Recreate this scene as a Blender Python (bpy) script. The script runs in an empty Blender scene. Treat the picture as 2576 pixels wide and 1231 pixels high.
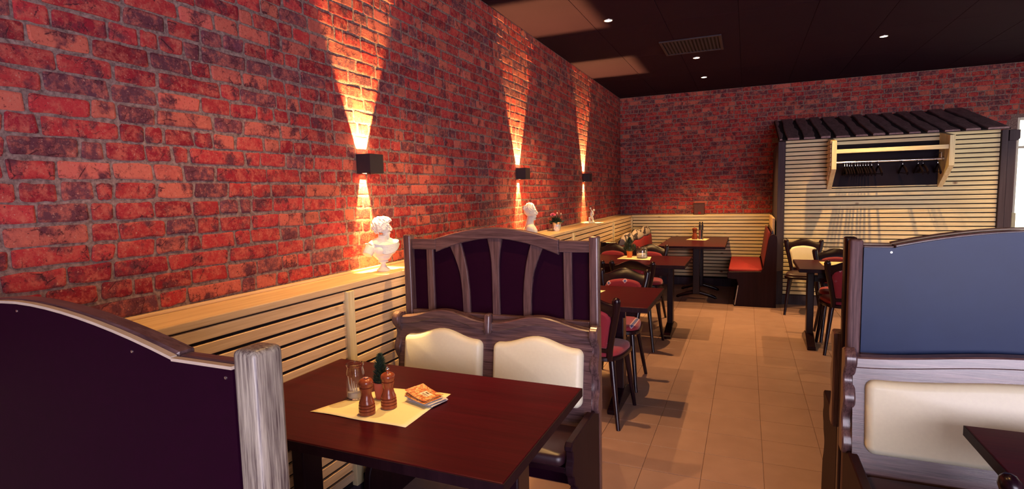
import bpy, bmesh, math, random
from mathutils import Vector, Matrix
random.seed(7)
R_ = math.radians
PI = math.pi
scn = bpy.context.scene
col = scn.collection

# ------------------------------------------------------------------ camera
W_PX, H_PX, F_PX = 2576, 1231, 1368.0
CAM = Vector((0, 0, 1.5))
RX = Vector((0.9187009, 0.39422527, -0.02398105))     # image right in world
RD = Vector((0.01487632, -0.09521543, -0.99534553))   # image down
RF = Vector((-0.39467372, 0.91406808, -0.09333912))   # view direction
cd = bpy.data.cameras.new('camera')
cd.sensor_width = 36.0
cd.sensor_fit = 'HORIZONTAL'
cd.lens = F_PX / W_PX * 36.0
cd.clip_start = 0.02
cam = bpy.data.objects.new('camera', cd)
col.objects.link(cam)
m = Matrix((RX, -RD, -RF)).transposed().to_4x4()
m.translation = CAM
cam.matrix_world = m
scn.camera = cam

# ------------------------------------------------------------------ colour management, sky, daylight
scn.view_settings.view_transform = 'Standard'
scn.view_settings.look = 'None'
scn.view_settings.exposure = 0.3
scn.view_settings.gamma = 1.0
scn.view_settings.use_curve_mapping = False

world = bpy.data.worlds.new('sky')
scn.world = world
world.use_nodes = True
bg = world.node_tree.nodes['Background']
bg.inputs[0].default_value = (1.0, 0.95, 0.70, 1)
bg.inputs[1].default_value = 4.0


def area_light(name, loc, rot, sx, sy, energy, color):
    l = bpy.data.lights.new(name, 'AREA')
    l.shape = 'RECTANGLE'
    l.size, l.size_y = sx, sy
    l.energy, l.color = energy, color
    o = bpy.data.objects.new(name, l)
    col.objects.link(o)
    o.location, o.rotation_euler = loc, rot
    return o


# daylight entering through the glazed front of the restaurant, behind the camera
area_light('daylight_front', (2.2, -2.34, 1.35), (R_(90), 0, 0), 3.6, 2.3, 240, (0.74, 0.66, 0.96))
# added daylight from an unseen side window, placed to light the hut front
area_light('added_side_daylight', (4.40, 5.95, 1.6), (R_(90), 0, R_(90)), 2.0, 1.6, 10, (1.0, 0.88, 0.70))

CEIL = 3.013
SPOTS = [(-1.151, 4.943), (-0.554, 6.788), (-0.553, 7.995), (1.267, 6.789),
         (-1.08, 2.80), (-1.12, 1.62), (1.2, 5.0), (1.2, 3.1), (0.12, 1.45), (3.0, 6.79), (3.0, 5.0)]  # last three unseen, added to brighten slats, set table and hut
SPOT_W = [215, 220, 230, 205, 185, 105, 22, 20, 36, 170, 60]


# ------------------------------------------------------------------ materials
def new_mat(name):
    mt = bpy.data.materials.new(name)
    mt.use_nodes = True
    nt = mt.node_tree
    return mt, nt, nt.nodes['Principled BSDF']


def N(nt, t, **kw):
    n = nt.nodes.new(t)
    for k, v in kw.items():
        if isinstance(v, (int, float, str, bool, tuple)) and hasattr(n, k):
            setattr(n, k, v)
    return n


def L(nt, a, b):
    nt.links.new(a, b)


def c4(c):
    return (c[0], c[1], c[2], 1)


def mixcol(nt, fac, a, b):
    n = nt.nodes.new('ShaderNodeMix')
    n.data_type = 'RGBA'
    for s, v in ((n.inputs[0], fac), (n.inputs[6], a), (n.inputs[7], b)):
        if isinstance(v, (int, float)):
            s.default_value = v
        elif isinstance(v, tuple):
            s.default_value = c4(v)
        else:
            nt.links.new(v, s)
    return n.outputs[2]


def ramp(nt, src, p0, p1, c0=(0, 0, 0), c1=(1, 1, 1)):
    n = nt.nodes.new('ShaderNodeValToRGB')
    n.color_ramp.elements[0].position = p0
    n.color_ramp.elements[1].position = p1
    n.color_ramp.elements[0].color = c4(c0)
    n.color_ramp.elements[1].color = c4(c1)
    nt.links.new(src, n.inputs[0])
    return n.outputs[0]


def coords(nt, scale, jitter=True, kind='Object'):
    tc = nt.nodes.new('ShaderNodeTexCoord')
    src = tc.outputs[kind]
    if jitter:
        oi = nt.nodes.new('ShaderNodeObjectInfo')
        mu = nt.nodes.new('ShaderNodeMath')
        mu.operation = 'MULTIPLY'
        mu.inputs[1].default_value = 37.0
        L(nt, oi.outputs['Random'], mu.inputs[0])
        ad = nt.nodes.new('ShaderNodeVectorMath')
        ad.operation = 'ADD'
        L(nt, src, ad.inputs[0])
        L(nt, mu.outputs[0], ad.inputs[1])
        src = ad.outputs[0]
    mp = nt.nodes.new('ShaderNodeMapping')
    mp.inputs['Scale'].default_value = scale
    L(nt, src, mp.inputs[0])
    return mp.outputs[0]


def noise(nt, vec, scale, detail=4, rough=0.55):
    n = nt.nodes.new('ShaderNodeTexNoise')
    n.inputs['Scale'].default_value = scale
    n.inputs['Detail'].default_value = detail
    n.inputs['Roughness'].default_value = rough
    if vec is not None:
        L(nt, vec, n.inputs['Vector'])
    return n.outputs[0]


def bump(nt, bs, h, strength, dist=0.005):
    b = nt.nodes.new('ShaderNodeBump')
    b.inputs['Strength'].default_value = strength
    b.inputs['Distance'].default_value = dist
    L(nt, h, b.inputs['Height'])
    L(nt, b.outputs[0], bs.inputs['Normal'])


def plain(name, color, rough=0.5, metal=0.0, var=0.15, scale=30, bmp=0.0, spec=0.5, coat=0.0):
    mt, nt, bs = new_mat(name)
    v = coords(nt, (1, 1, 1))
    f = noise(nt, v, scale)
    lo = tuple(c * (1 - var) for c in color)
    hi = tuple(min(1, c * (1 + var)) for c in color)
    L(nt, mixcol(nt, f, lo, hi), bs.inputs['Base Color'])
    bs.inputs['Roughness'].default_value = rough
    bs.inputs['Metallic'].default_value = metal
    bs.inputs['Specular IOR Level'].default_value = spec
    bs.inputs['Coat Weight'].default_value = coat
    if bmp:
        bump(nt, bs, f, bmp)
    return mt


def wood(name, dark, light, axis, rough=0.45, knots=None, streak=26, p0=0.35, p1=0.68, spec=0.4, jitter=True):
    mt, nt, bs = new_mat(name)
    sc = [1.0, 1.0, 1.0]
    sc[axis] = 0.045
    v = coords(nt, tuple(sc), jitter)
    f = noise(nt, v, streak, 6, 0.62)
    f2 = noise(nt, v, streak * 3.2, 3, 0.5)
    mx = nt.nodes.new('ShaderNodeMath')
    mx.operation = 'MULTIPLY_ADD'
    mx.inputs[1].default_value = 0.35
    L(nt, f2, mx.inputs[0])
    ml = nt.nodes.new('ShaderNodeMath')
    ml.operation = 'MULTIPLY'
    ml.inputs[1].default_value = 0.7
    L(nt, f, ml.inputs[0])
    L(nt, ml.outputs[0], mx.inputs[2])
    c = ramp(nt, mx.outputs[0], p0, p1, dark, light)
    if knots is not None and knots is not False:
        kc = [1.0, 1.0, 1.0]
        kc[axis] = 0.6
        kc[knots] = 0.0
        kv = coords(nt, tuple(kc), jitter)
        vo = nt.nodes.new('ShaderNodeTexVoronoi')
        vo.inputs['Scale'].default_value = 4.5
        L(nt, kv, vo.inputs['Vector'])
        k = ramp(nt, vo.outputs['Distance'], 0.045, 0.095, (1, 1, 1), (0, 0, 0))
        c = mixcol(nt, k, c, (0.19, 0.075, 0.03))
    L(nt, c, bs.inputs['Base Color'])
    bs.inputs['Roughness'].default_value = rough
    bs.inputs['Specular IOR Level'].default_value = spec
    bump(nt, bs, f2, 0.08, 0.002)
    return mt


M = {}
PD, PL = (0.60, 0.47, 0.235), (0.83, 0.74, 0.44)
M['pine_y'] = wood('pine_along_y', (0.60, 0.385, 0.20), (0.84, 0.62, 0.36), 1, 0.5, 0, 40)  # same pine in warmer light; the light's tint is in the colour
M['pine_x'] = wood('pine_along_x', PD, PL, 0, 0.5, 1, 40)
M['pine_ledge'] = wood('pine_ledge_plank', (0.62, 0.41, 0.21), (0.86, 0.65, 0.38), 1, 0.45, 2, 40)  # same pine again, its warmer lighting put into the colour
M['pine_z'] = wood('pine_along_z', PD, PL, 2, 0.5, 1, 40)
BD, BL = (0.022, 0.009, 0.011), (0.175, 0.098, 0.096)
M['bench_z'] = wood('brushed_wood_z', BD, BL, 2, 0.27, False, 80, 0.32, 0.76, 0.6)
M['bench_x'] = wood('brushed_wood_x', BD, BL, 0, 0.27, False, 80, 0.32, 0.76, 0.6)
M['bench_y'] = wood('brushed_wood_y', BD, BL, 1, 0.27, False, 80, 0.32, 0.76, 0.6)
M['worn_z'] = wood('worn_silvery_wood', (0.060, 0.034, 0.034), (0.43, 0.38, 0.29), 2, 0.36, False, 150, 0.38, 0.66)
M['table'] = wood('mahogany_table', (0.030, 0.0010, 0.0045), (0.058, 0.0025, 0.0075), 0, 0.36, False, 34, spec=0.11)
M['dark'] = wood('dark_chair_wood', (0.006, 0.0010, 0.0038), (0.014, 0.0028, 0.0065), 2, 0.27, False, 30)
M['dark_matte'] = wood('dark_matte_wood', (0.009, 0.0022, 0.0050), (0.020, 0.0060, 0.0095), 2, 0.5, False, 30, spec=0.12)
M['bench_post'] = wood('matte_post_wood', BD, BL, 2, 0.55, False, 80, 0.32, 0.76, 0.15)
M['panel'] = plain('dark_back_panel', (0.014, 0.0012, 0.0085), 0.6, var=0.2, scale=60, spec=0.05)
M['panel_gloss'] = plain('satin_back_panel', (0.005, 0.016, 0.060), 0.38, var=0.2, scale=7, spec=0.19)  # blue of the reflected daylight is put into the base colour
M['cream'] = plain('cream_leather', (0.70, 0.67, 0.49), 0.42, var=0.05, scale=80, bmp=0.05)
M['brown_seat'] = plain('dark_brown_leather', (0.022, 0.006, 0.010), 0.42, var=0.2, scale=80)
M['hutwood'] = wood('dark_stained_plank', (0.13, 0.080, 0.092), (0.29, 0.195, 0.21), 1, 0.75, False, 20)
M['hutpost'] = wood('dark_stained_post', (0.030, 0.020, 0.030), (0.066, 0.046, 0.060), 2, 0.75, False, 20)
M['niche'] = plain('dark_niche_board', (0.007, 0.003, 0.008), 0.55, var=0.2, scale=60, spec=0.1)
M['backing'] = plain('black_backing', (0.008, 0.003, 0.005), 0.9, var=0.1)
M['chrome'] = plain('chrome', (0.8, 0.8, 0.82), 0.12, 1.0, var=0.03)
M['steel'] = plain('brushed_steel', (0.6, 0.58, 0.56), 0.3, 1.0, var=0.08)
M['lampblack'] = plain('black_lamp_metal', (0.022, 0.014, 0.020), 0.55, var=0.1, bmp=0.02)
M['plaster'] = plain('white_plaster', (0.78, 0.75, 0.66), 0.6, var=0.05, scale=90)
M['drape'] = plain('bluish_plaster', (0.58, 0.64, 0.66), 0.6, var=0.12, scale=120)
M['paper'] = plain('cream_paper', (0.84, 0.76, 0.42), 0.75, var=0.04, scale=60)
M['mill'] = wood('turned_mill_wood', (0.16, 0.030, 0.013), (0.36, 0.085, 0.030), 2, 0.22, False, 30)
M['terracotta'] = plain('terracotta', (0.42, 0.09, 0.06), 0.6, var=0.12)
M['orange_pot'] = plain('orange_clay', (0.75, 0.18, 0.03), 0.55, var=0.1)
M['leaf'] = plain('dark_green_leaf', (0.03, 0.055, 0.032), 0.55, var=0.5, scale=200)
M['petal'] = plain('pink_petal', (0.80, 0.20, 0.30), 0.6, var=0.25, scale=200)
M['bud'] = plain('pale_bud', (0.75, 0.62, 0.45), 0.6, var=0.15)
M['foil'] = plain('silver_foil', (0.8, 0.8, 0.82), 0.2, 1.0, var=0.1, scale=140, bmp=0.9)
M['white'] = plain('white_sugar', (0.75, 0.70, 0.66), 0.8, var=0.1, scale=200, bmp=0.3)
M['screw_and_glint'] = plain('screw_head_and_glint', (0.7, 0.66, 0.62), 0.3, 1.0, var=0.1)
M['hanger'] = plain('black_hanger', (0.006, 0.003, 0.006), 0.6, var=0.1, spec=0.1)
M['vent'] = plain('dark_vent', (0.030, 0.018, 0.024), 0.6, var=0.1)
M['trimring'] = plain('downlight_ring', (0.25, 0.20, 0.19), 0.35, 0.8, var=0.1)
M['boxwood'] = plain('dark_box_wood', (0.085, 0.028, 0.020), 0.6, var=0.4, scale=40)
M['winframe'] = plain('pale_window_frame', (0.80, 0.76, 0.62), 0.5, var=0.05)
M['plastered'] = plain('painted_wall', (0.30, 0.20, 0.20), 0.9, var=0.1)
M['ceil'] = plain('ceiling_paint', (0.022, 0.0075, 0.0165), 0.92, var=0.10, scale=4, spec=0.1)
M['grout'] = plain('grout', (0.21, 0.120, 0.098), 0.9, var=0.2)
M['edge'] = plain('pale_panel_edge', (0.50, 0.40, 0.30), 0.5, var=0.2, scale=40)
M['cap_black'] = plain('black_plastic', (0.015, 0.010, 0.012), 0.35, var=0.1)


def mat_glass():
    mt, nt, bs = new_mat('clear_glass')
    bs.inputs['Base Color'].default_value = (0.97, 0.98, 0.97, 1)
    bs.inputs['Roughness'].default_value = 0.02
    bs.inputs['Transmission Weight'].default_value = 1.0
    bs.inputs['IOR'].default_value = 1.45
    return mt


def mat_emit(name, color, strength):
    mt, nt, bs = new_mat(name)
    bs.inputs['Base Color'].default_value = c4(color)
    bs.inputs['Emission Color'].default_value = c4(color)
    bs.inputs['Emission Strength'].default_value = strength
    return mt


M['glass'] = mat_glass()
M['bulb'] = mat_emit('lit_bulb', (1.0, 0.80, 0.52), 22)


def mat_brick():
    mt, nt, bs = new_mat('rough_brick')
    at = nt.nodes.new('ShaderNodeAttribute')
    at.attribute_name = 'Col'
    v = coords(nt, (1, 1, 1), False)
    f = noise(nt, v, 34, 7, 0.70)
    f2 = noise(nt, v, 130, 5, 0.65)
    f3 = noise(nt, v, 13, 4, 0.6)
    c = mixcol(nt, ramp(nt, f, 0.44, 0.64), at.outputs[0], (0.54, 0.135, 0.090))
    mm = nt.nodes.new('ShaderNodeMix')
    mm.data_type = 'RGBA'
    mm.inputs[0].default_value = 0.75
    L(nt, at.outputs[0], mm.inputs[6])
    L(nt, c, mm.inputs[7])
    d = mixcol(nt, ramp(nt, f3, 0.52, 0.66), mm.outputs[2], (0.115, 0.030, 0.042))
    e = mixcol(nt, ramp(nt, f2, 0.60, 0.72), d, (0.50, 0.25, 0.18))
    dk = mixcol(nt, ramp(nt, f2, 0.30, 0.42, (1, 1, 1), (0, 0, 0)), e, (0.10, 0.018, 0.024))
    cr = nt.nodes.new('ShaderNodeTexVoronoi')
    cr.feature = 'DISTANCE_TO_EDGE'
    cr.inputs['Scale'].default_value = 17
    wv = nt.nodes.new('ShaderNodeVectorMath')
    wv.operation = 'MULTIPLY_ADD'
    L(nt, f, wv.inputs[0])
    wv.inputs[1].default_value = (0.09, 0.09, 0.09)
    L(nt, v, wv.inputs[2])
    L(nt, wv.outputs[0], cr.inputs['Vector'])
    ck = nt.nodes.new('ShaderNodeMath')
    ck.operation = 'MULTIPLY'
    L(nt, ramp(nt, cr.outputs['Distance'], 0.008, 0.040, (1, 1, 1), (0, 0, 0)), ck.inputs[0])
    L(nt, ramp(nt, f3, 0.46, 0.56), ck.inputs[1])
    g = mixcol(nt, ck.outputs[0], dk, (0.06, 0.014, 0.020))
    L(nt, g, bs.inputs['Base Color'])
    bs.inputs['Roughness'].default_value = 0.85
    bs.inputs['Specular IOR Level'].default_value = 0.2
    bump(nt, bs, f2, 0.35, 0.004)
    return mt


def mat_mortar():
    mt, nt, bs = new_mat('rough_mortar')
    v = coords(nt, (1, 1, 1), False)
    f = noise(nt, v, 70, 5, 0.65)
    L(nt, ramp(nt, f, 0.32, 0.68, (0.105, 0.060, 0.056), (0.35, 0.235, 0.200)), bs.inputs['Base Color'])
    bs.inputs['Roughness'].default_value = 0.95
    bs.inputs['Specular IOR Level'].default_value = 0.1
    bump(nt, bs, f, 0.35, 0.005)
    return mt


def mat_tile():
    mt, nt, bs = new_mat('beige_floor_tile')
    oi = nt.nodes.new('ShaderNodeObjectInfo')
    tc = nt.nodes.new('ShaderNodeTexCoord')
    f = noise(nt, None, 3.0, 4)
    g = nt.nodes.new('ShaderNodeNewGeometry')
    n = nt.nodes.new('ShaderNodeTexNoise')
    n.inputs['Scale'].default_value = 7
    n.inputs['Detail'].default_value = 5
    L(nt, g.outputs['Position'], n.inputs['Vector'])
    c = mixcol(nt, n.outputs[0], (0.24, 0.145, 0.120), (0.35, 0.220, 0.185))
    d = mixcol(nt, oi.outputs['Random'], (0.92, 0.92, 0.92), (1, 1, 1))
    mu = nt.nodes.new('ShaderNodeMix')
    mu.data_type = 'RGBA'
    mu.blend_type = 'MULTIPLY'
    mu.inputs[0].default_value = 1
    L(nt, c, mu.inputs[6])
    L(nt, d, mu.inputs[7])
    L(nt, mu.outputs[2], bs.inputs['Base Color'])
    bs.inputs['Roughness'].default_value = 0.42
    bs.inputs['Specular IOR Level'].default_value = 0.35
    return mt


def mat_red(base=(0.25, 0.008, 0.022)):
    """red woven upholstery with a printed motif of small blue and white diamonds and chevrons"""
    mt, nt, bs = new_mat('red_patterned_fabric')
    v = coords(nt, (1, 0.001, 1), True)
    vo = nt.nodes.new('ShaderNodeTexVoronoi')
    vo.distance = 'MANHATTAN'
    vo.inputs['Scale'].default_value = 9.0
    vo.inputs['Randomness'].default_value = 0.55
    L(nt, v, vo.inputs['Vector'])
    f = noise(nt, v, 160, 3)
    c = mixcol(nt, f, tuple(x * 0.75 for x in base), tuple(min(1, x * 1.25) for x in base))
    sep = nt.nodes.new('ShaderNodeSeparateColor')
    L(nt, vo.outputs['Color'], sep.inputs[0])
    keep = ramp(nt, sep.outputs[0], 0.36, 0.40)
    ring = ramp(nt, vo.outputs['Distance'], 0.20, 0.23, (1, 1, 1), (0, 0, 0))
    core = ramp(nt, vo.outputs['Distance'], 0.12, 0.15, (1, 1, 1), (0, 0, 0))
    k1 = nt.nodes.new('ShaderNodeMath')
    k1.operation = 'MULTIPLY'
    L(nt, ring, k1.inputs[0])
    L(nt, keep, k1.inputs[1])
    k2 = nt.nodes.new('ShaderNodeMath')
    k2.operation = 'MULTIPLY'
    L(nt, core, k2.inputs[0])
    L(nt, keep, k2.inputs[1])
    c = mixcol(nt, k1.outputs[0], c, (0.55, 0.36, 0.36))
    c = mixcol(nt, k2.outputs[0], c, (0.06, 0.07, 0.26))
    L(nt, c, bs.inputs['Base Color'])
    bs.inputs['Roughness'].default_value = 0.8
    bs.inputs['Sheen Weight'].default_value = 0.2
    bump(nt, bs, f, 0.15, 0.002)
    return mt


def mat_grey_pattern():
    mt, nt, bs = new_mat('grey_patterned_fabric')
    v = coords(nt, (1, 1, 1), True)
    w = nt.nodes.new('ShaderNodeTexWave')
    w.inputs['Scale'].default_value = 5.0
    w.inputs['Distortion'].default_value = 6.0
    w.inputs['Detail'].default_value = 2.0
    L(nt, v, w.inputs['Vector'])
    L(nt, ramp(nt, w.outputs[0], 0.16, 0.24, (0.03, 0.02, 0.025), (0.40, 0.33, 0.27)), bs.inputs['Base Color'])
    bs.inputs['Roughness'].default_value = 0.85
    return mt


def mat_card():
    """printed drinks flyer: orange food picture and a pale label with faint lines of print"""
    mt, nt, bs = new_mat('printed_flyer')
    v = coords(nt, (1, 1, 1), False, 'Generated')
    f = noise(nt, v, 7, 4)
    c = ramp(nt, f, 0.40, 0.62, (0.50, 0.12, 0.03), (0.85, 0.55, 0.22))
    f3 = noise(nt, v, 16, 3)
    c = mixcol(nt, ramp(nt, f3, 0.56, 0.62), c, (0.16, 0.03, 0.02))
    sx = nt.nodes.new('ShaderNodeSeparateXYZ')
    L(nt, v, sx.inputs[0])

    def inside(sock, a, b):
        g = nt.nodes.new('ShaderNodeMath'); g.operation = 'GREATER_THAN'; g.inputs[1].default_value = a
        l = nt.nodes.new('ShaderNodeMath'); l.operation = 'LESS_THAN'; l.inputs[1].default_value = b
        p = nt.nodes.new('ShaderNodeMath'); p.operation = 'MULTIPLY'
        L(nt, sock, g.inputs[0]); L(nt, sock, l.inputs[0])
        L(nt, g.outputs[0], p.inputs[0]); L(nt, l.outputs[0], p.inputs[1])
        return p.outputs[0]

    def both(a, b):
        p = nt.nodes.new('ShaderNodeMath'); p.operation = 'MULTIPLY'
        L(nt, a, p.inputs[0]); L(nt, b, p.inputs[1])
        return p.outputs[0]
    lab = both(inside(sx.outputs[0], 0.42, 0.78), inside(sx.outputs[1], 0.36, 0.72))
    c = mixcol(nt, lab, c, (0.78, 0.68, 0.52))
    for a, b, x0, x1 in ((0.58, 0.66, 0.50, 0.66), (0.46, 0.50, 0.47, 0.72), (0.40, 0.43, 0.50, 0.68)):
        c = mixcol(nt, both(inside(sx.outputs[0], x0, x1), inside(sx.outputs[1], a, b)), c, (0.10, 0.04, 0.03))
    L(nt, c, bs.inputs['Base Color'])
    bs.inputs['Roughness'].default_value = 0.4
    return mt


M['brick'] = mat_brick()
M['mortar'] = mat_mortar()
M['tile'] = mat_tile()
M['red'] = mat_red()
M['redplain'] = plain('plain_red_fabric', (0.22, 0.0045, 0.009), 0.8, var=0.25, scale=60)
M['red_in_shade'] = plain('shaded_red_fabric', (0.12, 0.0035, 0.008), 0.85, var=0.25, scale=60)  # back cushion red, darkened: its shade is put into the colour
M['greypat'] = mat_grey_pattern()
M['card'] = mat_card()
M['cardside'] = plain('flyer_edges', (0.55, 0.52, 0.52), 0.6, var=0.3, scale=200)


# ------------------------------------------------------------------ mesh helpers
class MB:
    def __init__(self):
        self.v, self.f, self.c = [], [], None

    def add(self, vs, fs):
        o = len(self.v)
        self.v += [tuple(p) for p in vs]
        self.f += [tuple(i + o for i in f) for f in fs]
        return self

    def box(self, x0, x1, y0, y1, z0, z1):
        vs = [(x, y, z) for z in (z0, z1) for y in (y0, y1) for x in (x0, x1)]
        return self.add(vs, [(0, 2, 3, 1), (4, 5, 7, 6), (0, 1, 5, 4), (2, 6, 7, 3), (0, 4, 6, 2), (1, 3, 7, 5)])

    def rings(self, rs, cap0=True, cap1=True, closed=True):
        o = len(self.v)
        n = len(rs[0])
        for r in rs:
            self.v += [tuple(p) for p in r]
        for k in range(len(rs) - 1):
            for i in range(n if closed else n - 1):
                j = (i + 1) % n
                self.f.append((o + k * n + i, o + k * n + j, o + (k + 1) * n + j, o + (k + 1) * n + i))
        if cap0:
            self.f.append(tuple(o + i for i in reversed(range(n))))
        if cap1:
            self.f.append(tuple(o + (len(rs) - 1) * n + i for i in range(n)))
        return self

    def tube(self, pts, radii, n=10, flat=1.0):
        pts = [Vector(p) for p in pts]
        if isinstance(radii, (int, float)):
            radii = [radii] * len(pts)
        rs = []
        up = None
        for k, p in enumerate(pts):
            d = (pts[min(k + 1, len(pts) - 1)] - pts[max(k - 1, 0)]).normalized()
            if up is None:
                up = Vector((0, 1, 0)) if abs(d.y) < 0.9 else Vector((1, 0, 0))
            a = d.cross(up)
            if a.length < 1e-6:
                a = d.cross(Vector((1, 0, 0)))
            a.normalize()
            b = a.cross(d).normalized()
            up = b
            rs.append([p + a * (math.cos(t) * radii[k]) + b * (math.sin(t) * radii[k] * flat)
                       for t in [2 * PI * i / n for i in range(n)]])
        return self.rings(rs)

    def lathe(self, prof, n=24, cx=0, cy=0, cz=0, cap0=True, cap1=True):
        rs = [[(cx + r * math.cos(2 * PI * i / n), cy + r * math.sin(2 * PI * i / n), cz + z) for i in range(n)]
              for r, z in prof]
        return self.rings(rs, cap0, cap1)

    def prism(self, poly, a0, a1, axis='y', inset=0.0):
        """poly of 2-D points extruded along axis; axis y -> points are (x,z); axis x -> (y,z); axis z -> (x,y)"""
        def P(p, a):
            if axis == 'y':
                return (p[0], a, p[1])
            if axis == 'x':
                return (a, p[0], p[1])
            return (p[0], p[1], a)
        rs = [[P(p, a0) for p in poly], [P(p, a1) for p in poly]]
        if inset:
            q = offset(poly, inset)
            s = 1 if a1 > a0 else -1
            rs = [[P(p, a0) for p in q], [P(p, a0 + s * inset) for p in poly],
                  [P(p, a1 - s * inset) for p in poly], [P(p, a1) for p in q]]
        return self.rings(rs)

    def map(self, fn):
        self.v = [tuple(fn(*p)) for p in self.v]
        return self

    def build(self, name, mat, parent=None, smooth=False, bevel=0.0, seg=2):
        me = bpy.data.meshes.new(name)
        me.from_pydata(self.v, [], self.f)
        bm = bmesh.new()
        bm.from_mesh(me)
        bmesh.ops.recalc_face_normals(bm, faces=bm.faces)
        if bevel:
            es = [e for e in bm.edges if len(e.link_faces) == 2 and e.calc_face_angle(0) > 0.5]
            bmesh.ops.bevel(bm, geom=es, offset=bevel, segments=seg, profile=0.5, affect='EDGES', clamp_overlap=True)
        bm.to_mesh(me)
        bm.free()
        if isinstance(mat, (list, tuple)):
            for q in mat:
                me.materials.append(q)
        else:
            me.materials.append(mat)
        if smooth:
            for p in me.polygons:
                p.use_smooth = len(p.vertices) < 17
            try:
                me.set_sharp_from_angle(angle=R_(smooth if smooth is not True else 50))
            except Exception:
                pass
        o = bpy.data.objects.new(name, me)
        col.objects.link(o)
        if parent is not None:
            o.parent = parent
        return o


def offset(poly, d):
    """inset a closed 2-D polygon"""
    n = len(poly)
    area = sum(poly[i][0] * poly[(i + 1) % n][1] - poly[(i + 1) % n][0] * poly[i][1] for i in range(n))
    s = 1 if area > 0 else -1
    out = []
    for i in range(n):
        a, b, c = Vector(poly[i - 1]), Vector(poly[i]), Vector(poly[(i + 1) % n])
        e1, e2 = (b - a), (c - b)
        if e1.length < 1e-9 or e2.length < 1e-9:
            out.append(tuple(b)); continue
        e1.normalize(); e2.normalize()
        n1, n2 = Vector((-e1.y, e1.x)) * s, Vector((-e2.y, e2.x)) * s
        h = n1 + n2
        h = h.normalized() if h.length > 1e-6 else n1
        out.append(tuple(b + h * (d / max(0.45, h.dot(n1)))))
    return out


def roundrect(x0, x1, z0, z1, r, n=4):
    pts = []
    for cx, cz, a in ((x1 - r, z1 - r, 0), (x0 + r, z1 - r, 90), (x0 + r, z0 + r, 180), (x1 - r, z0 + r, 270)):
        for k in range(n + 1):
            t = R_(a + 90 * k / n)
            pts.append((cx + r * math.cos(t), cz + r * math.sin(t)))
    return pts


def curve(pts, n=8):
    """Catmull-Rom through 2-D or 3-D points"""
    P = [Vector(p) for p in pts]
    out = []
    for i in range(len(P) - 1):
        p0, p1, p2, p3 = P[max(i - 1, 0)], P[i], P[i + 1], P[min(i + 2, len(P) - 1)]
        for k in range(n):
            t = k / n
            out.append(tuple(0.5 * ((2 * p1) + (p2 - p0) * t + (2 * p0 - 5 * p1 + 4 * p2 - p3) * t * t
                                    + (3 * p1 - p0 - 3 * p2 + p3) * t ** 3)))
    out.append(tuple(P[-1]))
    return out


def tag(o, label, cat, group=None):
    o['label'] = label
    o['category'] = cat
    if group:
        o['group'] = group
    return o


def thing(name, label, cat, loc=(0, 0, 0), rz=0.0, group=None):
    o = bpy.data.objects.new(name, None)
    o.empty_display_size = 0.1
    col.objects.link(o)
    o.location = loc
    o.rotation_euler = (0, 0, rz)
    return tag(o, label, cat, group)


def struct(o):
    o['kind'] = 'structure'
    return o


def stuff(o):
    o['kind'] = 'stuff'
    return o


def dup(root, loc, rz, label, group=None):
    r = root.copy()
    col.objects.link(r)
    r.location = loc
    r.rotation_euler = (0, 0, rz)
    r['label'] = label
    if group:
        r['group'] = group
    for ch in list(root.children):
        c = ch.copy()
        col.objects.link(c)
        c.parent = r
        for g in list(ch.children):
            d = g.copy()
            col.objects.link(d)
            d.parent = c
    return r


def px(p):
    d = Vector(p) - CAM
    z = d.dot(RF)
    if z < 0.05:
        return None
    return (W_PX / 2 + F_PX * d.dot(RX) / z, H_PX / 2 + F_PX * d.dot(RD) / z, z)


# ------------------------------------------------------------------ room shell
WL, DB, XR, YF = -1.931, 9.10, 4.5, -2.4
FACE, BACKF, SH = -1.705, 8.865, 1.10        # wainscot faces and ledge height


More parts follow.
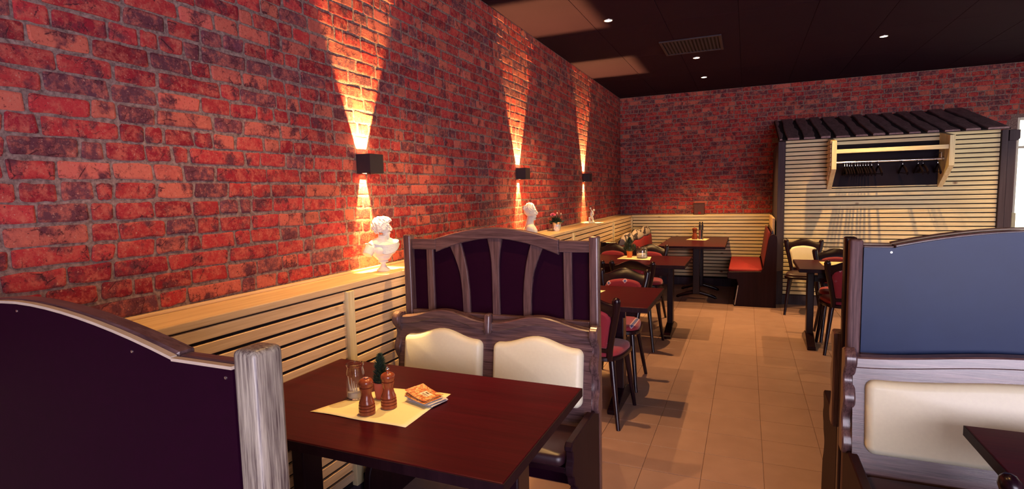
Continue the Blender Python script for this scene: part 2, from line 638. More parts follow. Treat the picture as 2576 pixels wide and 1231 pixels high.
def brick_wall(name, origin, udir, ndir, length, z0, z1, skip=None, ulo=0.0):
    """wall slab with mortar face; every brick its own block, set proud of the mortar"""
    udir, ndir = Vector(udir), Vector(ndir)
    o3 = Vector(origin)

    def P(u, z, n):
        q = o3 + udir * u + ndir * n
        return (q.x, q.y, z)
    wb = MB()
    a, b = P(ulo - 0.05, 0, -0.12), P(length, CEIL, 0)
    wb.box(min(a[0], b[0]), max(a[0], b[0]), min(a[1], b[1]), max(a[1], b[1]), 0, CEIL)
    wall = struct(wb.build(name, M['mortar']))
    pitch = 0.0655
    rows = int((z1 - z0) / pitch)
    items = []
    for r in range(rows + 1):
        zc = z0 + r * pitch
        zt = min(zc + pitch - 0.0115, z1 - 0.002)
        if zt - zc < 0.015:
            continue
        u = ulo + random.uniform(-0.1, 0)
        while u < length:
            ln = random.choice((0.065, 0.08, 0.09, 0.10, 0.11, 0.12, 0.13, 0.14, 0.155, 0.17, 0.20, 0.24))
            ln *= random.uniform(0.92, 1.08)
            u0, u1 = max(u, ulo), min(u + ln - 0.0110, length - 0.004)
            u += ln
            if u1 - u0 < 0.03:
                continue
            if skip and skip(u0, u1, zc, zt):
                continue
            jz = random.uniform(-0.003, 0.003)
            items.append((u0, u1, zc + jz, zt + jz))
    single = []
    for it in items:
        u0, u1, a, b = it
        p = px(P((u0 + u1) / 2, (a + b) / 2, 0))
        if p and -60 < p[0] < W_PX + 60 and -60 < p[1] < H_PX + 60:
            single.append(((u1 - u0) / p[2] ** 2 * abs(RF.dot(ndir) if False else 1), it))
    single.sort(key=lambda t: -t[0])
    chosen = set(t[1] for t in single[:298])

    def shape(mb, cols, it):
        u0, u1, a, b = it
        r = random.uniform(0.005, 0.011)
        pts = []
        J = lambda q: random.uniform(-q, q)
        cs = ((u1 - r, b - r, 0), (u0 + r, b - r, 90), (u0 + r, a + r, 180), (u1 - r, a + r, 270))
        for i, (cu, cz, ang) in enumerate(cs):
            kx, kz = J(.004), J(.003)
            for k in range(3):
                t = R_(ang + 45 * k)
                pts.append((cu + kx + r * math.cos(t) + J(.0015), cz + kz + r * math.sin(t) + J(.001)))
            if i in (0, 2):
                nx = cs[i + 1]
                for w in (0.33, 0.67):
                    pts.append((cu + (nx[0] - cu) * w, cz + (r if i == 0 else -r) + J(.0028)))
        calm = udir.y > 0.5 and any(abs((u0 + u1) / 2 - q) < 0.30 for q in (2.43, 4.645, 6.835))
        h = random.uniform(0.0009, 0.0015) if calm else random.uniform(0.0030, 0.0068)
        cu, cz = (u0 + u1) / 2, (a + b) / 2
        tu, tz = random.uniform(-.008, .008), random.uniform(-.008, .008)
        base = [P(q[0], q[1], -0.004) for q in pts]
        mid = [P(q[0], q[1], h * 0.55) for q in pts]
        ins = 0.0055
        lu, lz = max(0.3, 1 - 2 * ins / (u1 - u0)), max(0.3, 1 - 2 * ins / (b - a))
        top = [P(cu + (q[0] - cu) * lu, cz + (q[1] - cz) * lz, h + (q[0] - cu) * tu + (q[1] - cz) * tz) for q in pts]
        n0 = len(mb.v)
        mb.rings([base, mid, top], cap0=False)
        k = random.random()
        if k < 0.36:
            c = (0.37, 0.030, 0.034)
        elif k < 0.58:
            c = (0.25, 0.014, 0.024)
        elif k < 0.80:
            c = (0.13, 0.040, 0.056)
        else:
            c = (0.46, 0.105, 0.075)
        s = random.uniform(0.82, 1.18)
        c = tuple(x * s * random.uniform(0.93, 1.07) for x in c)
        cols += [c] * (len(mb.v) - n0)

    def emit(mb, cols, nm):
        me = bpy.data.meshes.new(nm)
        me.from_pydata(mb.v, [], mb.f)
        bm = bmesh.new(); bm.from_mesh(me)
        bmesh.ops.recalc_face_normals(bm, faces=bm.faces)
        bm.to_mesh(me); bm.free()
        ca = me.color_attributes.new('Col', 'FLOAT_COLOR', 'POINT')
        flat = []
        for c in cols:
            flat += [c[0], c[1], c[2], 1.0]
        ca.data.foreach_set('color', flat)
        me.materials.append(M['brick'])
        # open rings give unreliable normals: make every face point into the room
        o = bpy.data.objects.new(nm, me)
        col.objects.link(o)
        o.parent = wall
        return o
    rest, rc = MB(), []
    for it in items:
        if it in chosen:
            mb, cc = MB(), []
            shape(mb, cc, it)
            emit(mb, cc, 'brick')
        else:
            shape(rest, rc, it)
    if rest.v:
        stuff(emit(rest, rc, 'brickwork'))
    return wall


brick_wall('wall_left', (WL, 0, 0), (0, 1, 0), (1, 0, 0), DB, SH + 0.019, CEIL, None, -0.6)
brick_wall('wall_back', (WL, DB, 0), (1, 0, 0), (0, -1, 0), XR - WL, SH + 0.019, CEIL,
           lambda a, b, c, d: (WL + b > 0.50 and WL + a < 2.55 and d < 2.30) or (WL + b > 3.17 and WL + a < 4.2 and c < 2.36))

# back wall needs its window opening: rebuild the slab as a frame around it
wb = bpy.data.objects['wall_back']
me = wb.data
mb = MB()
WX0, WX1, WZ0, WZ1 = 3.19, 4.15, 0.80, 2.32
mb.box(WL - 0.12, WX0, DB, DB + 0.12, 0, CEIL).box(WX1, XR + 0.12, DB, DB + 0.12, 0, CEIL)
mb.box(WX0, WX1, DB, DB + 0.12, 0, WZ0).box(WX0, WX1, DB, DB + 0.12, WZ1, CEIL)
nm = bpy.data.meshes.new('wall_back')
nm.from_pydata(mb.v, [], mb.f)
nm.materials.append(M['mortar'])
wb.data = nm

# left wall runs on behind the camera, plain there
struct(MB().box(WL - 0.12, WL, YF, -0.65, 0, CEIL).build('wall_left', M['mortar']))
# right wall, opened for the unseen window that lights the hut
mb = MB()
mb.box(XR, XR + 0.12, YF, 4.9, 0, CEIL).box(XR, XR + 0.12, 7.0, DB, 0, CEIL)
mb.box(XR, XR + 0.12, 4.9, 7.0, 0, 0.8).box(XR, XR + 0.12, 4.9, 7.0, 2.4, CEIL)
struct(mb.build('wall_right', M['plastered']))
# front wall with its glazing
mb = MB()
mb.box(WL - 0.12, 0.35, YF - 0.12, YF, 0, CEIL).box(4.1, XR + 0.12, YF - 0.12, YF, 0, CEIL)
mb.box(0.35, 4.1, YF - 0.12, YF, 0, 0.15).box(0.35, 4.1, YF - 0.12, YF, 2.6, CEIL)
struct(mb.build('wall_front', M['plastered']))


def window(name, x0, x1, z0, z1, y, bars, axis='x'):
    def B(mb, a0, a1, b0, b1, d0, d1):
        if axis == 'x':
            mb.box(a0, a1, y + d0, y + d1, b0, b1)
        else:
            mb.box(y + d0, y + d1, a0, a1, b0, b1)
        return mb
    g = B(MB(), x0 + 0.02, x1 - 0.02, z0 + 0.02, z1 - 0.02, -0.004, 0.004).build(name, M['glass'])
    struct(g)
    for a0, a1, b0, b1 in ((x0, x0 + 0.035, z0, z1), (x1 - 0.035, x1, z0, z1), (x0 + .035, x1 - .035, z0, z0 + 0.035), (x0 + .035, x1 - .035, z1 - 0.035, z1)):
        B(MB(), a0, a1, b0, b1, -0.03, 0.03).build('window_frame', M['winframe'], g, bevel=0.004)
    for zb in bars:
        B(MB(), x0 + .035, x1 - .035, zb - 0.016, zb + 0.016, -0.02, 0.02).build('glazing_bar', M['winframe'], g, bevel=0.003)
    return g


window('window_1', WX0, WX1, WZ0, WZ1, DB + 0.06, (1.94,))
window('window_2', 0.35, 4.1, 0.15, 2.6, YF - 0.06, (2.1,))
window('unseen_side_window', 4.9, 7.0, 0.8, 2.4, XR + 0.06, (1.9,), 'y')  # unseen window, placed so daylight strikes the hut front

# floor: grout bed with single tiles on it
fl = struct(MB().box(WL - 0.12, XR + 0.12, YF - 0.12, DB + 0.12, -0.12, -0.004).build('floor', M['grout']))
TP, TQ = 0.302, 0.295
tx = [(-0.197 + TP * k) for k in range(-6, 16)]
ty = [(2.853 + TQ * k) for k in range(-18, 22)]
cells = []
for x in tx:
    for y in ty:
        x0, x1 = max(x, WL), min(x + TP, XR)
        y0, y1 = max(y, YF), min(y + TQ, DB)
        if x1 - x0 > 0.02 and y1 - y0 > 0.02:
            p = px(((x0 + x1) / 2, (y0 + y1) / 2, 0))
            vis = p is not None and 1490 < p[0] < 2170 and 700 < p[1] < H_PX + 60
            cells.append((0 if vis else 1, p[2] if p else 99, x0, x1, y0, y1))
cells.sort()
tg = 0.0016
full = MB().box(-TP / 2 + tg, TP / 2 - tg, -TQ / 2 + tg, TQ / 2 - tg, -0.01, 0).build('tile', M['tile'], fl, bevel=0.0012, seg=1)
used = False
rest = MB()
for k, (vis, d, x0, x1, y0, y1) in enumerate(cells):
    if vis == 0 and k < 298 and abs(x1 - x0 - TP) < 1e-3 and abs(y1 - y0 - TQ) < 1e-3:
        o = full
        if used:
            o = full.copy()
            col.objects.link(o)
        used = True
        o.location = ((x0 + x1) / 2, (y0 + y1) / 2, 0)
    else:
        rest.box(x0 + tg, x1 - tg, y0 + tg, y1 - tg, -0.01, 0)
stuff(rest.build('tiling', M['tile'], fl))

# ceiling of large painted panels
ce = struct(MB().box(WL - 0.12, XR + 0.12, YF - 0.12, DB + 0.12, CEIL + 0.014, CEIL + 0.12).build('ceiling', M['backing']))
xs = [WL] + [WL + 0.615 * k for k in range(1, 11)] + [XR]
ys = [YF] + [y for y in [5.235 + 1.2 * k for k in range(-6, 4)] if YF + .05 < y < DB - .05] + [DB]
for i in range(len(xs) - 1):
    for j in range(len(ys) - 1):
        a, b, c, d = xs[i] + .0015, xs[i + 1] - .0015, ys[j] + .0015, ys[j + 1] - .0015
        if b - a > 0.02:
            MB().box(a, b, c, d, CEIL, CEIL + 0.013).build('panel', M['ceil'], ce, bevel=0.0015, seg=1)

# ------------------------------------------------------------------ pine wainscot along two walls
wn = thing('wainscot', 'long slatted pine wainscot under the three lamps, its ledge carrying the busts', 'wall panelling', (WL, 0, 0))
wk = thing('wainscot', 'slatted pine wainscot across the end wall behind the long pedestal table', 'wall panelling', (FACE, BACKF, 0))
# backing boards and dark plinth
MB().box(WL + .0015, FACE - 0.0165, -0.6, DB - .0015, 0.0, SH - 0.032).build('backing', M['backing'], wn)
MB().box(FACE + .001, 0.314, BACKF + 0.0165, DB - .0015, 0.0, SH - 0.032).build('backing', M['backing'], wk)
MB().box(FACE - 0.016, FACE - 0.004, -0.6, BACKF, 0.0, 0.12).build('plinth', M['hutpost'], wn)
MB().box(FACE + .02, 0.314, BACKF + 0.004, BACKF + 0.016, 0.0, 0.12).build('plinth', M['hutpost'], wk)
DIVS = [2.005, 5.62, 7.54]
ends = [-0.6] + DIVS + [BACKF - 0.02]
pt = 0.0545
nsl = 17
for k in range(nsl):
    zt = SH - 0.036 - k * pt
    for i in range(len(ends) - 1):
        a = ends[i] + (0.026 if i else 0)
        b = ends[i + 1] - (0.026 if i < len(ends) - 2 else 0.0)
        MB().box(FACE - 0.016, FACE, a, b, zt - pt + 0.0120, zt).build('slat', M['pine_y'], wn, bevel=0.0025, seg=1)
pb = 0.0515
for k in range(18):
    zt = SH - 0.036 - k * pb
    MB().box(FACE + 0.02, 0.3145, BACKF, BACKF + 0.016, zt - pb + 0.0120, zt).build('slat', M['pine_x'], wk, bevel=0.0025, seg=1)
for y in DIVS:
    MB().box(FACE - 0.016, FACE + 0.014, y - 0.024, y + 0.024, 0.12, SH - 0.036).build('batten', M['pine_z'], wn, bevel=0.003)
MB().box(FACE - 0.016, FACE + 0.016, BACKF - 0.018, BACKF + 0.014, 0.12, SH - 0.034).build('corner_post', M['pine_z'], wn, bevel=0.003)
# return along the side of the hut
MB().box(0.315, 0.345, 7.80, BACKF + 0.016, 0.12, SH).build('end_board', M['pine_y'], wk, bevel=0.003)
# ledge: planks butted end to end, with a thin wall strip
ly = [-0.6, 2.62, 5.3, DB - .0015]
for i in range(3):
    MB().box(WL + .0015, FACE + 0.003, ly[i] + .001, ly[i + 1] - .001, SH - 0.03, SH).build('ledge_plank', M['pine_ledge'], wn, bevel=0.004)
    MB().box(WL + .0015, WL + 0.022, ly[i] + .001, ly[i + 1] - .001, SH, SH + 0.012).build('wall_strip', M['pine_y'], wn, bevel=0.003)
MB().box(FACE + 0.0045, 0.33, BACKF - 0.003, DB - .0015, SH - 0.03, SH).build('ledge_plank', M['pine_x'], wk, bevel=0.004)

for r_ in (wn, wk):
    for ch in r_.children:
        ch.location = -r_.location

# piece of wainscot beyond the hut
w2 = thing('wainscot', 'short piece of pine slats between the hut and the bright window', 'wall panelling', (2.98, 8.9, 0))
MB().box(0, 0.17, 0.016, 0.2, 0, SH - 0.005).build('backing', M['backing'], w2)
for k in range(18):
    zt = SH - 0.004 - k * pb
    MB().box(0, 0.135, 0, 0.016, zt - pb + 0.0120, zt).build('slat', M['pine_x'], w2, bevel=0.0025, seg=1)
MB().box(0.136, 0.175, -0.004, 0.2, 0.1, SH).build('batten', M['pine_z'], w2, bevel=0.003)

# ------------------------------------------------------------------ wardrobe hut on the back wall
HY = 7.70
hut = thing('wardrobe_hut', 'pine slatted cloakroom front with a dark plank pent roof', 'hut', (0, 0, 0))
HX0, HX1 = 0.444, 2.560
MB().box(HX0 - 0.03, HX1 + 0.03, HY + 0.017, HY + 0.06, 0.12, 2.055).build('backing', M['backing'], hut)
MB().box(HX0 - 0.03, HX1 + 0.03, HY + 0.002, HY + 0.06, 0, 0.12).build('plinth', M['hutpost'], hut)
MB().box(0.36, 0.40, HY + 0.061, DB - .002, 0, 2.05).build('side_panel', M['hutpost'], hut)
ph = 0.0516
NX0, NX1, NZ0, NZ1 = 0.955, 2.010, 1.497, 1.962
for k in range(38):
    zt = 2.082 - k * ph
    zb = zt - ph + 0.0120
    if zb < 0.12:
        break
    zm = (zt + zb) / 2
    if NZ0 < zm < NZ1:
        MB().box(HX0, NX0 - 0.05, HY, HY + 0.016, zb, zt).build('slat', M['pine_x'], hut, bevel=0.0025, seg=1)
        MB().box(NX1 + 0.05, HX1, HY, HY + 0.016, zb, zt).build('slat', M['pine_x'], hut, bevel=0.0025, seg=1)
    else:
        MB().box(HX0, HX1, HY, HY + 0.016, zb, zt).build('slat', M['pine_x'], hut, bevel=0.0025, seg=1)
MB().box(0.36, HX0 - 0.003, HY - 0.03, HY + 0.06, 0, 2.066).build('post', M['hutpost'], hut, bevel=0.004)
MB().box(HX1 + 0.003, 2.618, HY - 0.03, HY + 0.06, 0, 2.066).build('post', M['hutpost'], hut, bevel=0.004)
MB().box(2.628, 2.695, HY + 0.0, HY + 0.10, 0, 2.066).build('post', M['hutpost'], hut, bevel=0.004)
MB().prism([(2.628, 2.06), (2.72, 2.06), (2.72, 1.965), (2.70, 1.945), (2.628, 1.945)], HY - 0.03, HY - 0.001, 'y').build('bracket', M['hutpost'], hut, bevel=0.003)
# coat niche
MB().box(NX0 - .045, NX1 + .045, HY - 0.001, HY + 0.0165, NZ0 - .012, NZ1).build('niche_board', M['niche'], hut)
prof = [(HY - 0.001, 1.455), (HY - 0.001, 2.075), (7.345, 2.018), (7.345, 1.690)]
for x0 in (0.905, 2.012):
    sd = MB().prism(prof, x0, x0 + 0.05, 'x').build('side_board', M['pine_z'], hut, bevel=0.003)
    if x0 < 1:
        for k in range(9):
            zt = 2.03 - k * ph
            fy = 7.352 + max(0, (1.69 - (zt - ph)) / 0.235 * 0.35)
            if HY - 0.03 - fy > 0.03:
                MB().box(x0 - 0.012, x0 - 0.001, fy + 0.02, HY - 0.022, zt - ph + 0.0095, zt).build('side_slat', M['pine_y'], sd, bevel=0.002, seg=1)
MB().box(0.956, 2.011, 7.36, 7.395, 1.872, 1.918).build('shelf_rail', M['pine_x'], hut, bevel=0.003)
MB().tube([(0.956, 7.50, 1.772), (2.011, 7.50, 1.772)], 0.0125, 14).build('hanging_rod', M['chrome'], hut, smooth=True)
for x in (0.961, 2.006):
    MB().tube([(x, 7.50, 1.772), (x + (0.004 if x < 1 else -0.004), 7.50, 1.772)], 0.024, 14).build('rod_socket', M['steel'], hut, smooth=True)
MB().tube([(1.985, 7.50, 1.785), (1.985, 7.50, 1.84), (1.985, 7.69, 1.84)], 0.006, 8).build('rod_bracket', M['steel'], hut, smooth=True)
for x, z in ((1.075, 1.905), (1.33, 1.925)):  # light reflections on the niche board, built as bright metal dots
    MB().lathe([(0.010, 0), (0.008, 0.004), (0.001, 0.006)], 10).map(lambda a, b, c, x=x, z=z: (x + a, HY - 0.001 - c, z + b)).build('screw_and_glint', M['screw_and_glint'], hut, smooth=True)
# roof of waney planks
ZT, ZE, YE = 2.462, 2.066, 7.62


def roofpt(x, t, h):
    y = DB - 0.012 + (YE - DB) * t
    z = ZT + (ZE - ZT) * t
    return (x, y - 0.2 * h, z + h)


xc = 0.345
random.seed(21)
edges = [0.350, 0.435, 0.62, 0.80, 0.96, 1.165, 1.325, 1.49, 1.675, 1.85, 2.01, 2.20, 2.40, 2.63]
for lay in (1,):
    MB().rings([[roofpt(0.36, 0, -0.004), roofpt(2.62, 0, -0.004), roofpt(2.62, 0.985, -0.004), roofpt(0.36, 0.985, -0.004)],
                [roofpt(0.36, 0, 0.008), roofpt(2.62, 0, 0.008), roofpt(2.62, 0.985, 0.008), roofpt(0.36, 0.985, 0.008)]]).build('roof_deck', M['backing'], hut)
for i in range(len(edges) - 1):
    a, b = edges[i], edges[i + 1]
    n = 13
    wl, wr = [], []
    ph1, ph2 = random.uniform(0, 6), random.uniform(0, 6)
    for k in range(n):
        t = k / (n - 1)
        g = 0.011 * math.sin(ph1 + 9 * t) + 0.008 * math.sin(ph2 + 21 * t)
        g2 = 0.006 * math.sin(ph2 + 7 * t) + random.uniform(-.003, .003)
        wl.append((a + 0.020 + (0 if i == 0 else g2), t))
        wr.append((b - 0.030 + (0 if i == len(edges) - 2 else g), t))
    ring = wl + wr[::-1]
    th = 0.028 + random.uniform(-.003, .005)
    MB().rings([[roofpt(x, t, 0.0085) for x, t in ring], [roofpt(x, t, th - 0.006) for x, t in ring],
                [roofpt(x + (0.005 if q < n else -0.005), t, th) for q, (x, t) in enumerate(ring)]]).build('roof_plank', M['hutwood'], hut)

# coat hangers on the rod
random.seed(3)
hxs = [1.060, 1.084, 1.108, 1.132, 1.168, 1.192, 1.216, 1.245, 1.270, 1.297, 1.330, 1.395, 1.63, 1.775, 1.82, 1.955]


def hanger_proto():
    t = thing('coat_hanger', 'black coat hanger on the chrome rod of the hut', 'hanger', (0, 0, 0), 0, 'black hangers crowded on the rod')
    hk = [(0, 0.0, -0.055), (0, 0.0, -0.03), (0, 0.016, -0.012), (0, 0.017, 0.004), (0, 0.0, 0.0165), (0, -0.015, 0.008)]
    MB().tube(curve(hk, 4), 0.0022, 6).build('hook', M['chrome'], t, smooth=True)
    bar = curve([(0, -0.21, -0.155), (0, -0.12, -0.10), (0, 0, -0.062), (0, 0.09, -0.09), (0, 0.165, -0.135)], 4)
    MB().tube(bar, [0.016 + 0.008 * abs(k - len(bar) / 2) / (len(bar) / 2) for k in range(len(bar))], 8).map(lambda x, y, z: (x * 0.42, y, z)).build('shoulder_bar', M['hanger'], t, smooth=True)
    MB().tube([(0, -0.19, -0.152), (0, 0.145, -0.138)], 0.0045, 6).build('trouser_bar', M['hanger'], t, smooth=True)
    return t


hp = hanger_proto()
for i, x in enumerate(hxs):
    if i < 11:
        lb, gp = 'black coat hanger in the dense cluster at one end of the chrome rod', 'black hangers crowded on the rod'
    else:
        lb = ['black coat hanger just apart from the dense cluster on the rod', 'lone black coat hanger in the middle stretch of the rod',
              'black coat hanger, first of a close pair on the chrome rod', 'black coat hanger, second of a close pair on the chrome rod',
              'black coat hanger poking out past the side board of the niche'][i - 11]
        gp = 'black hangers spread along the rod'
    rz = random.uniform(-0.015, 0.015)
    if i == 0:
        hp.location, hp.rotation_euler = (x, 7.50, 1.772), (0, 0, rz)
        hp['label'], hp['group'] = lb, gp
    else:
        dup(hp, (x, 7.50, 1.772), rz if i < 15 else -0.12, lb, gp)


# ------------------------------------------------------------------ high-backed booth benches
def bench(name, label, loc, rz, Wd, front_panel, ins, post_mat, single=False, group='high-backed booth benches'):
    t = thing(name, label, 'bench', loc, rz, group)
    c = Wd / 2
    PT = 1.302
    for x0 in (0, Wd - 0.043):
        MB().box(x0, x0 + 0.043, -0.05, 0.0, 0, PT).build('post', post_mat, t, smooth=60, bevel=0.009, seg=4)
    rail_z0, rail_z1 = 1.226, 1.280
    for x0, x1 in ((0.0435, ins), (Wd - ins, Wd - 0.0435)):
        MB().box(x0, x1, -0.034, -0.012, rail_z0, rail_z1).build('top_rail', M['bench_x'], t, bevel=0.004)
    h = c - ins
    n = 18

    def arc(z_end, z_mid, x0=ins, x1=Wd - ins):
        out = []
        for k in range(n + 1):
            s = k / n
            x = x0 + (x1 - x0) * s
            u = (x - c) / h
            out.append((x, z_end + (z_mid - z_end) * (1 - abs(u) ** 1.75)))
        return out
    top = arc(1.284, 1.340)
    bot = arc(1.214, 1.287)
    MB().prism(top + bot[::-1], -0.040, -0.010, 'y', 0.004).build('arch_rail', M['bench_x'], t, smooth=40)
    MB().box(0.0435, Wd - 0.0435, -0.046, -0.012, 0.872, 0.912).build('cross_rail', M['bench_x'], t, bevel=0.004)
    ptop = [(0.0435, 1.274), (ins, 1.274)] + arc(1.276, 1.334) + [(Wd - ins, 1.274), (Wd - 0.0435, 1.274)]
    if front_panel:
        poly = ptop + [(Wd - 0.0435, 0.885), (0.0435, 0.885)]
        pn = MB().prism(poly, -0.052, -0.043, 'y').build('front_panel', M['panel_gloss'], t)
        ys_, sg = -0.052, -1
    else:
        poly = ptop + [(Wd - 0.0435, 0.10), (0.0435, 0.10)]
        pn = MB().prism(poly, -0.0095, -0.001, 'y').build('back_panel', M['panel'], t)
        ys_, sg = -0.001, 1
        up_ = [(x, z + 0.0045) for x, z in ptop]
        MB().prism(up_ + ptop[::-1], -0.0095, 0.0, 'y').build('edge_strip', M['edge'], pn)
    sr = 0.0042 if front_panel else 0.0024
    for x, z in (((0.127, 1.258), (Wd - 0.127, 1.258), (c, 1.322), (c, 0.955)) if front_panel else ((0.056, 1.262), (Wd - 0.056, 1.262), (c, 1.322), (0.25, 1.28), (Wd - 0.25, 1.28), (c, 0.955))):
        MB().lathe([(sr, 0), (sr * 0.86, 0.0012), (0.0005, 0.0016)], 10).map(lambda a, b, d, x=x, z=z: (x + a, ys_ + sg * d, z + b)).build('screw_and_glint', M['screw_and_glint'], pn, smooth=True)
    if not front_panel:
        # slats: straight, curved, flaring centre
        def slat(l, r):
            MB().prism(l + r[::-1], -0.031, -0.014, 'y', 0.003).build('slat', M['bench_z'], t, smooth=40)
        z0, z1 = 0.905, 1.232
        sh_ = ins * 0.68
        for m_ in (0, 1):
            f = (lambda x: Wd - x) if m_ else (lambda x: x)
            slat([(f(sh_), z0), (f(sh_), z1)], [(f(sh_ + 0.040), z0), (f(sh_ + 0.040), z1)])
            k = c - 0.183
            L_ = curve([(f(k), z0), (f(k - 0.004), 1.03), (f(k - 0.022), 1.14), (f(k - 0.072), 1.262)], 6)
            R2 = curve([(f(k + 0.040), z0), (f(k + 0.038), 1.03), (f(k + 0.022), 1.16), (f(k - 0.008), 1.278)], 6)
            slat(L_, R2)
        Lc = curve([(c - 0.0195, z0), (c - 0.019, 1.12), (c - 0.025, 1.21), (c - 0.041, 1.295)], 6)
        Rc = [(2 * c - x, z) for x, z in Lc]
        slat(Lc, Rc)
    # lower back with double-wave rail and two upholstered panels
    def wave(dz, n=40):
        out = []
        for k in range(n + 1):
            x = 0.012 + (Wd - 0.024) * k / n
            s = (x - 0.012) / (Wd - 0.024) * 2
            if single:
                out.append((x, 0.884 + dz + 0.040 * (0.5 - 0.5 * math.cos(PI * s)) ** 0.9))
                continue
            s = s - 1 if s > 1 else s
            out.append((x, 0.892 + dz + 0.043 * (0.5 - 0.5 * math.cos(2 * PI * min(1, s))) ** 1.1))
        return out
    def lean(x, y, z):
        return (x, y - (0.90 - z) * 0.125, z)
    MB().prism(wave(-0.02) + [(Wd - 0.012, 0.43), (0.012, 0.43)], -0.105, -0.068, 'y').map(lean).build('back_frame', M['bench_x'], t)
    MB().prism(wave(0) + wave(-0.040)[::-1], -0.119, -0.068, 'y', 0.005).map(lean).build('wave_rail', M['bench_x'], t, smooth=40)
    for x0, x1 in (((0.050, Wd - 0.050),) if single else ((0.050, c - 0.030), (c + 0.030, Wd - 0.050))):
        w = x1 - x0
        pts = []
        zb, zt = 0.548, 0.806
        r = 0.03
        pts += [(x0 + r * (1 - math.cos(a)), zb + r * (1 - math.sin(a))) for a in [R_(90 * k / 5) for k in range(5, -1, -1)]][::-1]
        pts = [(x0 + r - r * math.sin(R_(18 * k)), zb + r - r * math.cos(R_(18 * k))) for k in range(6)]
        pts += [(x0 + r - r * math.cos(R_(18 * k)), zt - r + r * math.sin(R_(18 * k))) for k in range(6)]
        for k in range(1, 14):
            x = x0 + r + (w - 2 * r) * k / 14
            pts.append((x, zt + (0.030 if single else 0.040) * (0.5 - 0.5 * math.cos(2 * PI * k / 14)) ** 1.1))
        pts += [(x1 - r + r * math.sin(R_(18 * k)), zt - r + r * math.cos(R_(18 * k))) for k in range(6)]
        pts += [(x1 - r + r * math.cos(R_(18 * k)), zb + r - r * math.sin(R_(18 * k))) for k in range(6)]
        q1, q2, q3 = offset(pts, 0.004), offset(pts, 0.012), offset(pts, 0.022)
        rs = [[(x, -0.104, z) for x, z in pts], [(x, -0.116, z) for x, z in pts], [(x, -0.126, z) for x, z in q1],
              [(x, -0.134, z) for x, z in q2], [(x, -0.139, z) for x, z in q3]]
        MB().rings(rs).map(lean).build('back_cushion', M['cream'], t, smooth=60)
    if not single:
        MB().prism(roundrect(c - 0.016, c + 0.016, 0.838, 0.936, 0.012), -0.142, -0.10, 'y', 0.006).map(lean).build('centre_cap', M['bench_z'], t, smooth=50)
    # scrolled wings at both ends and carved seat ends
    wing = curve([(-0.07, 0.905), (-0.115, 0.915), (-0.148, 0.895), (-0.150, 0.862), (-0.128, 0.835), (-0.112, 0.80), (-0.128, 0.765),
                  (-0.142, 0.73), (-0.128, 0.695), (-0.108, 0.66), (-0.114, 0.62), (-0.134, 0.585), (-0.140, 0.55), (-0.12, 0.52)], 4) + [(-0.06, 0.52)]
    for x0 in (-0.018, Wd - 0.020):
        MB().prism(wing, x0, x0 + 0.038, 'x', 0.005).build('wing', M['bench_z'], t, smooth=40)
    endp = [(-0.052, 0.0), (-0.052, 0.535), (-0.46, 0.535), (-0.475, 0.522), (-0.475, 0.505)] + \
        curve([(-0.462, 0.495), (-0.455, 0.46), (-0.470, 0.435), (-0.468, 0.405), (-0.448, 0.385), (-0.436, 0.35), (-0.40, 0.315), (-0.41, 0.26), (-0.44, 0.20), (-0.45, 0.10), (-0.46, 0.0)], 4)
    for x0 in (0.0, Wd - 0.032):
        MB().prism(endp, x0, x0 + 0.032, 'x', 0.004).build('seat_end', M['dark_matte'], t)
    MB().box(0.034, Wd - 0.034, -0.455, -0.18, 0.40, 0.425).build('seat_board', M['dark'], t, bevel=0.003)
    MB().prism(roundrect(0.04, Wd - 0.04, -0.470, -0.175, 0.03), 0.4255, 0.475, 'z', 0.012).build('seat', M['brown_seat'], t, smooth=50)
    return t


bench('booth_bench', 'slatted high-backed bench with two cream panels behind the set table', (-1.631, 2.40, 0), 0, 1.030, False, 0.188, M['bench_z'])
bench('booth_bench', 'high-backed bench turned away, plain dark back and worn silvery post', (-0.585, 0.500, 0), PI, 1.095, False, 0.164, M['worn_z'])
bench('booth_bench', 'high-backed bench with a plain bluish upper panel over a long cream cushion', (0.352, 2.36, 0), 0, 1.080, True, 0.140, M['bench_post'], True)
bench('booth_bench', 'high-backed bench set back to back behind the bluish panel', (1.432, 2.4205, 0), PI, 1.080, False, 0.150, M['dark'])

# ------------------------------------------------------------------ tables
TZ = 0.765


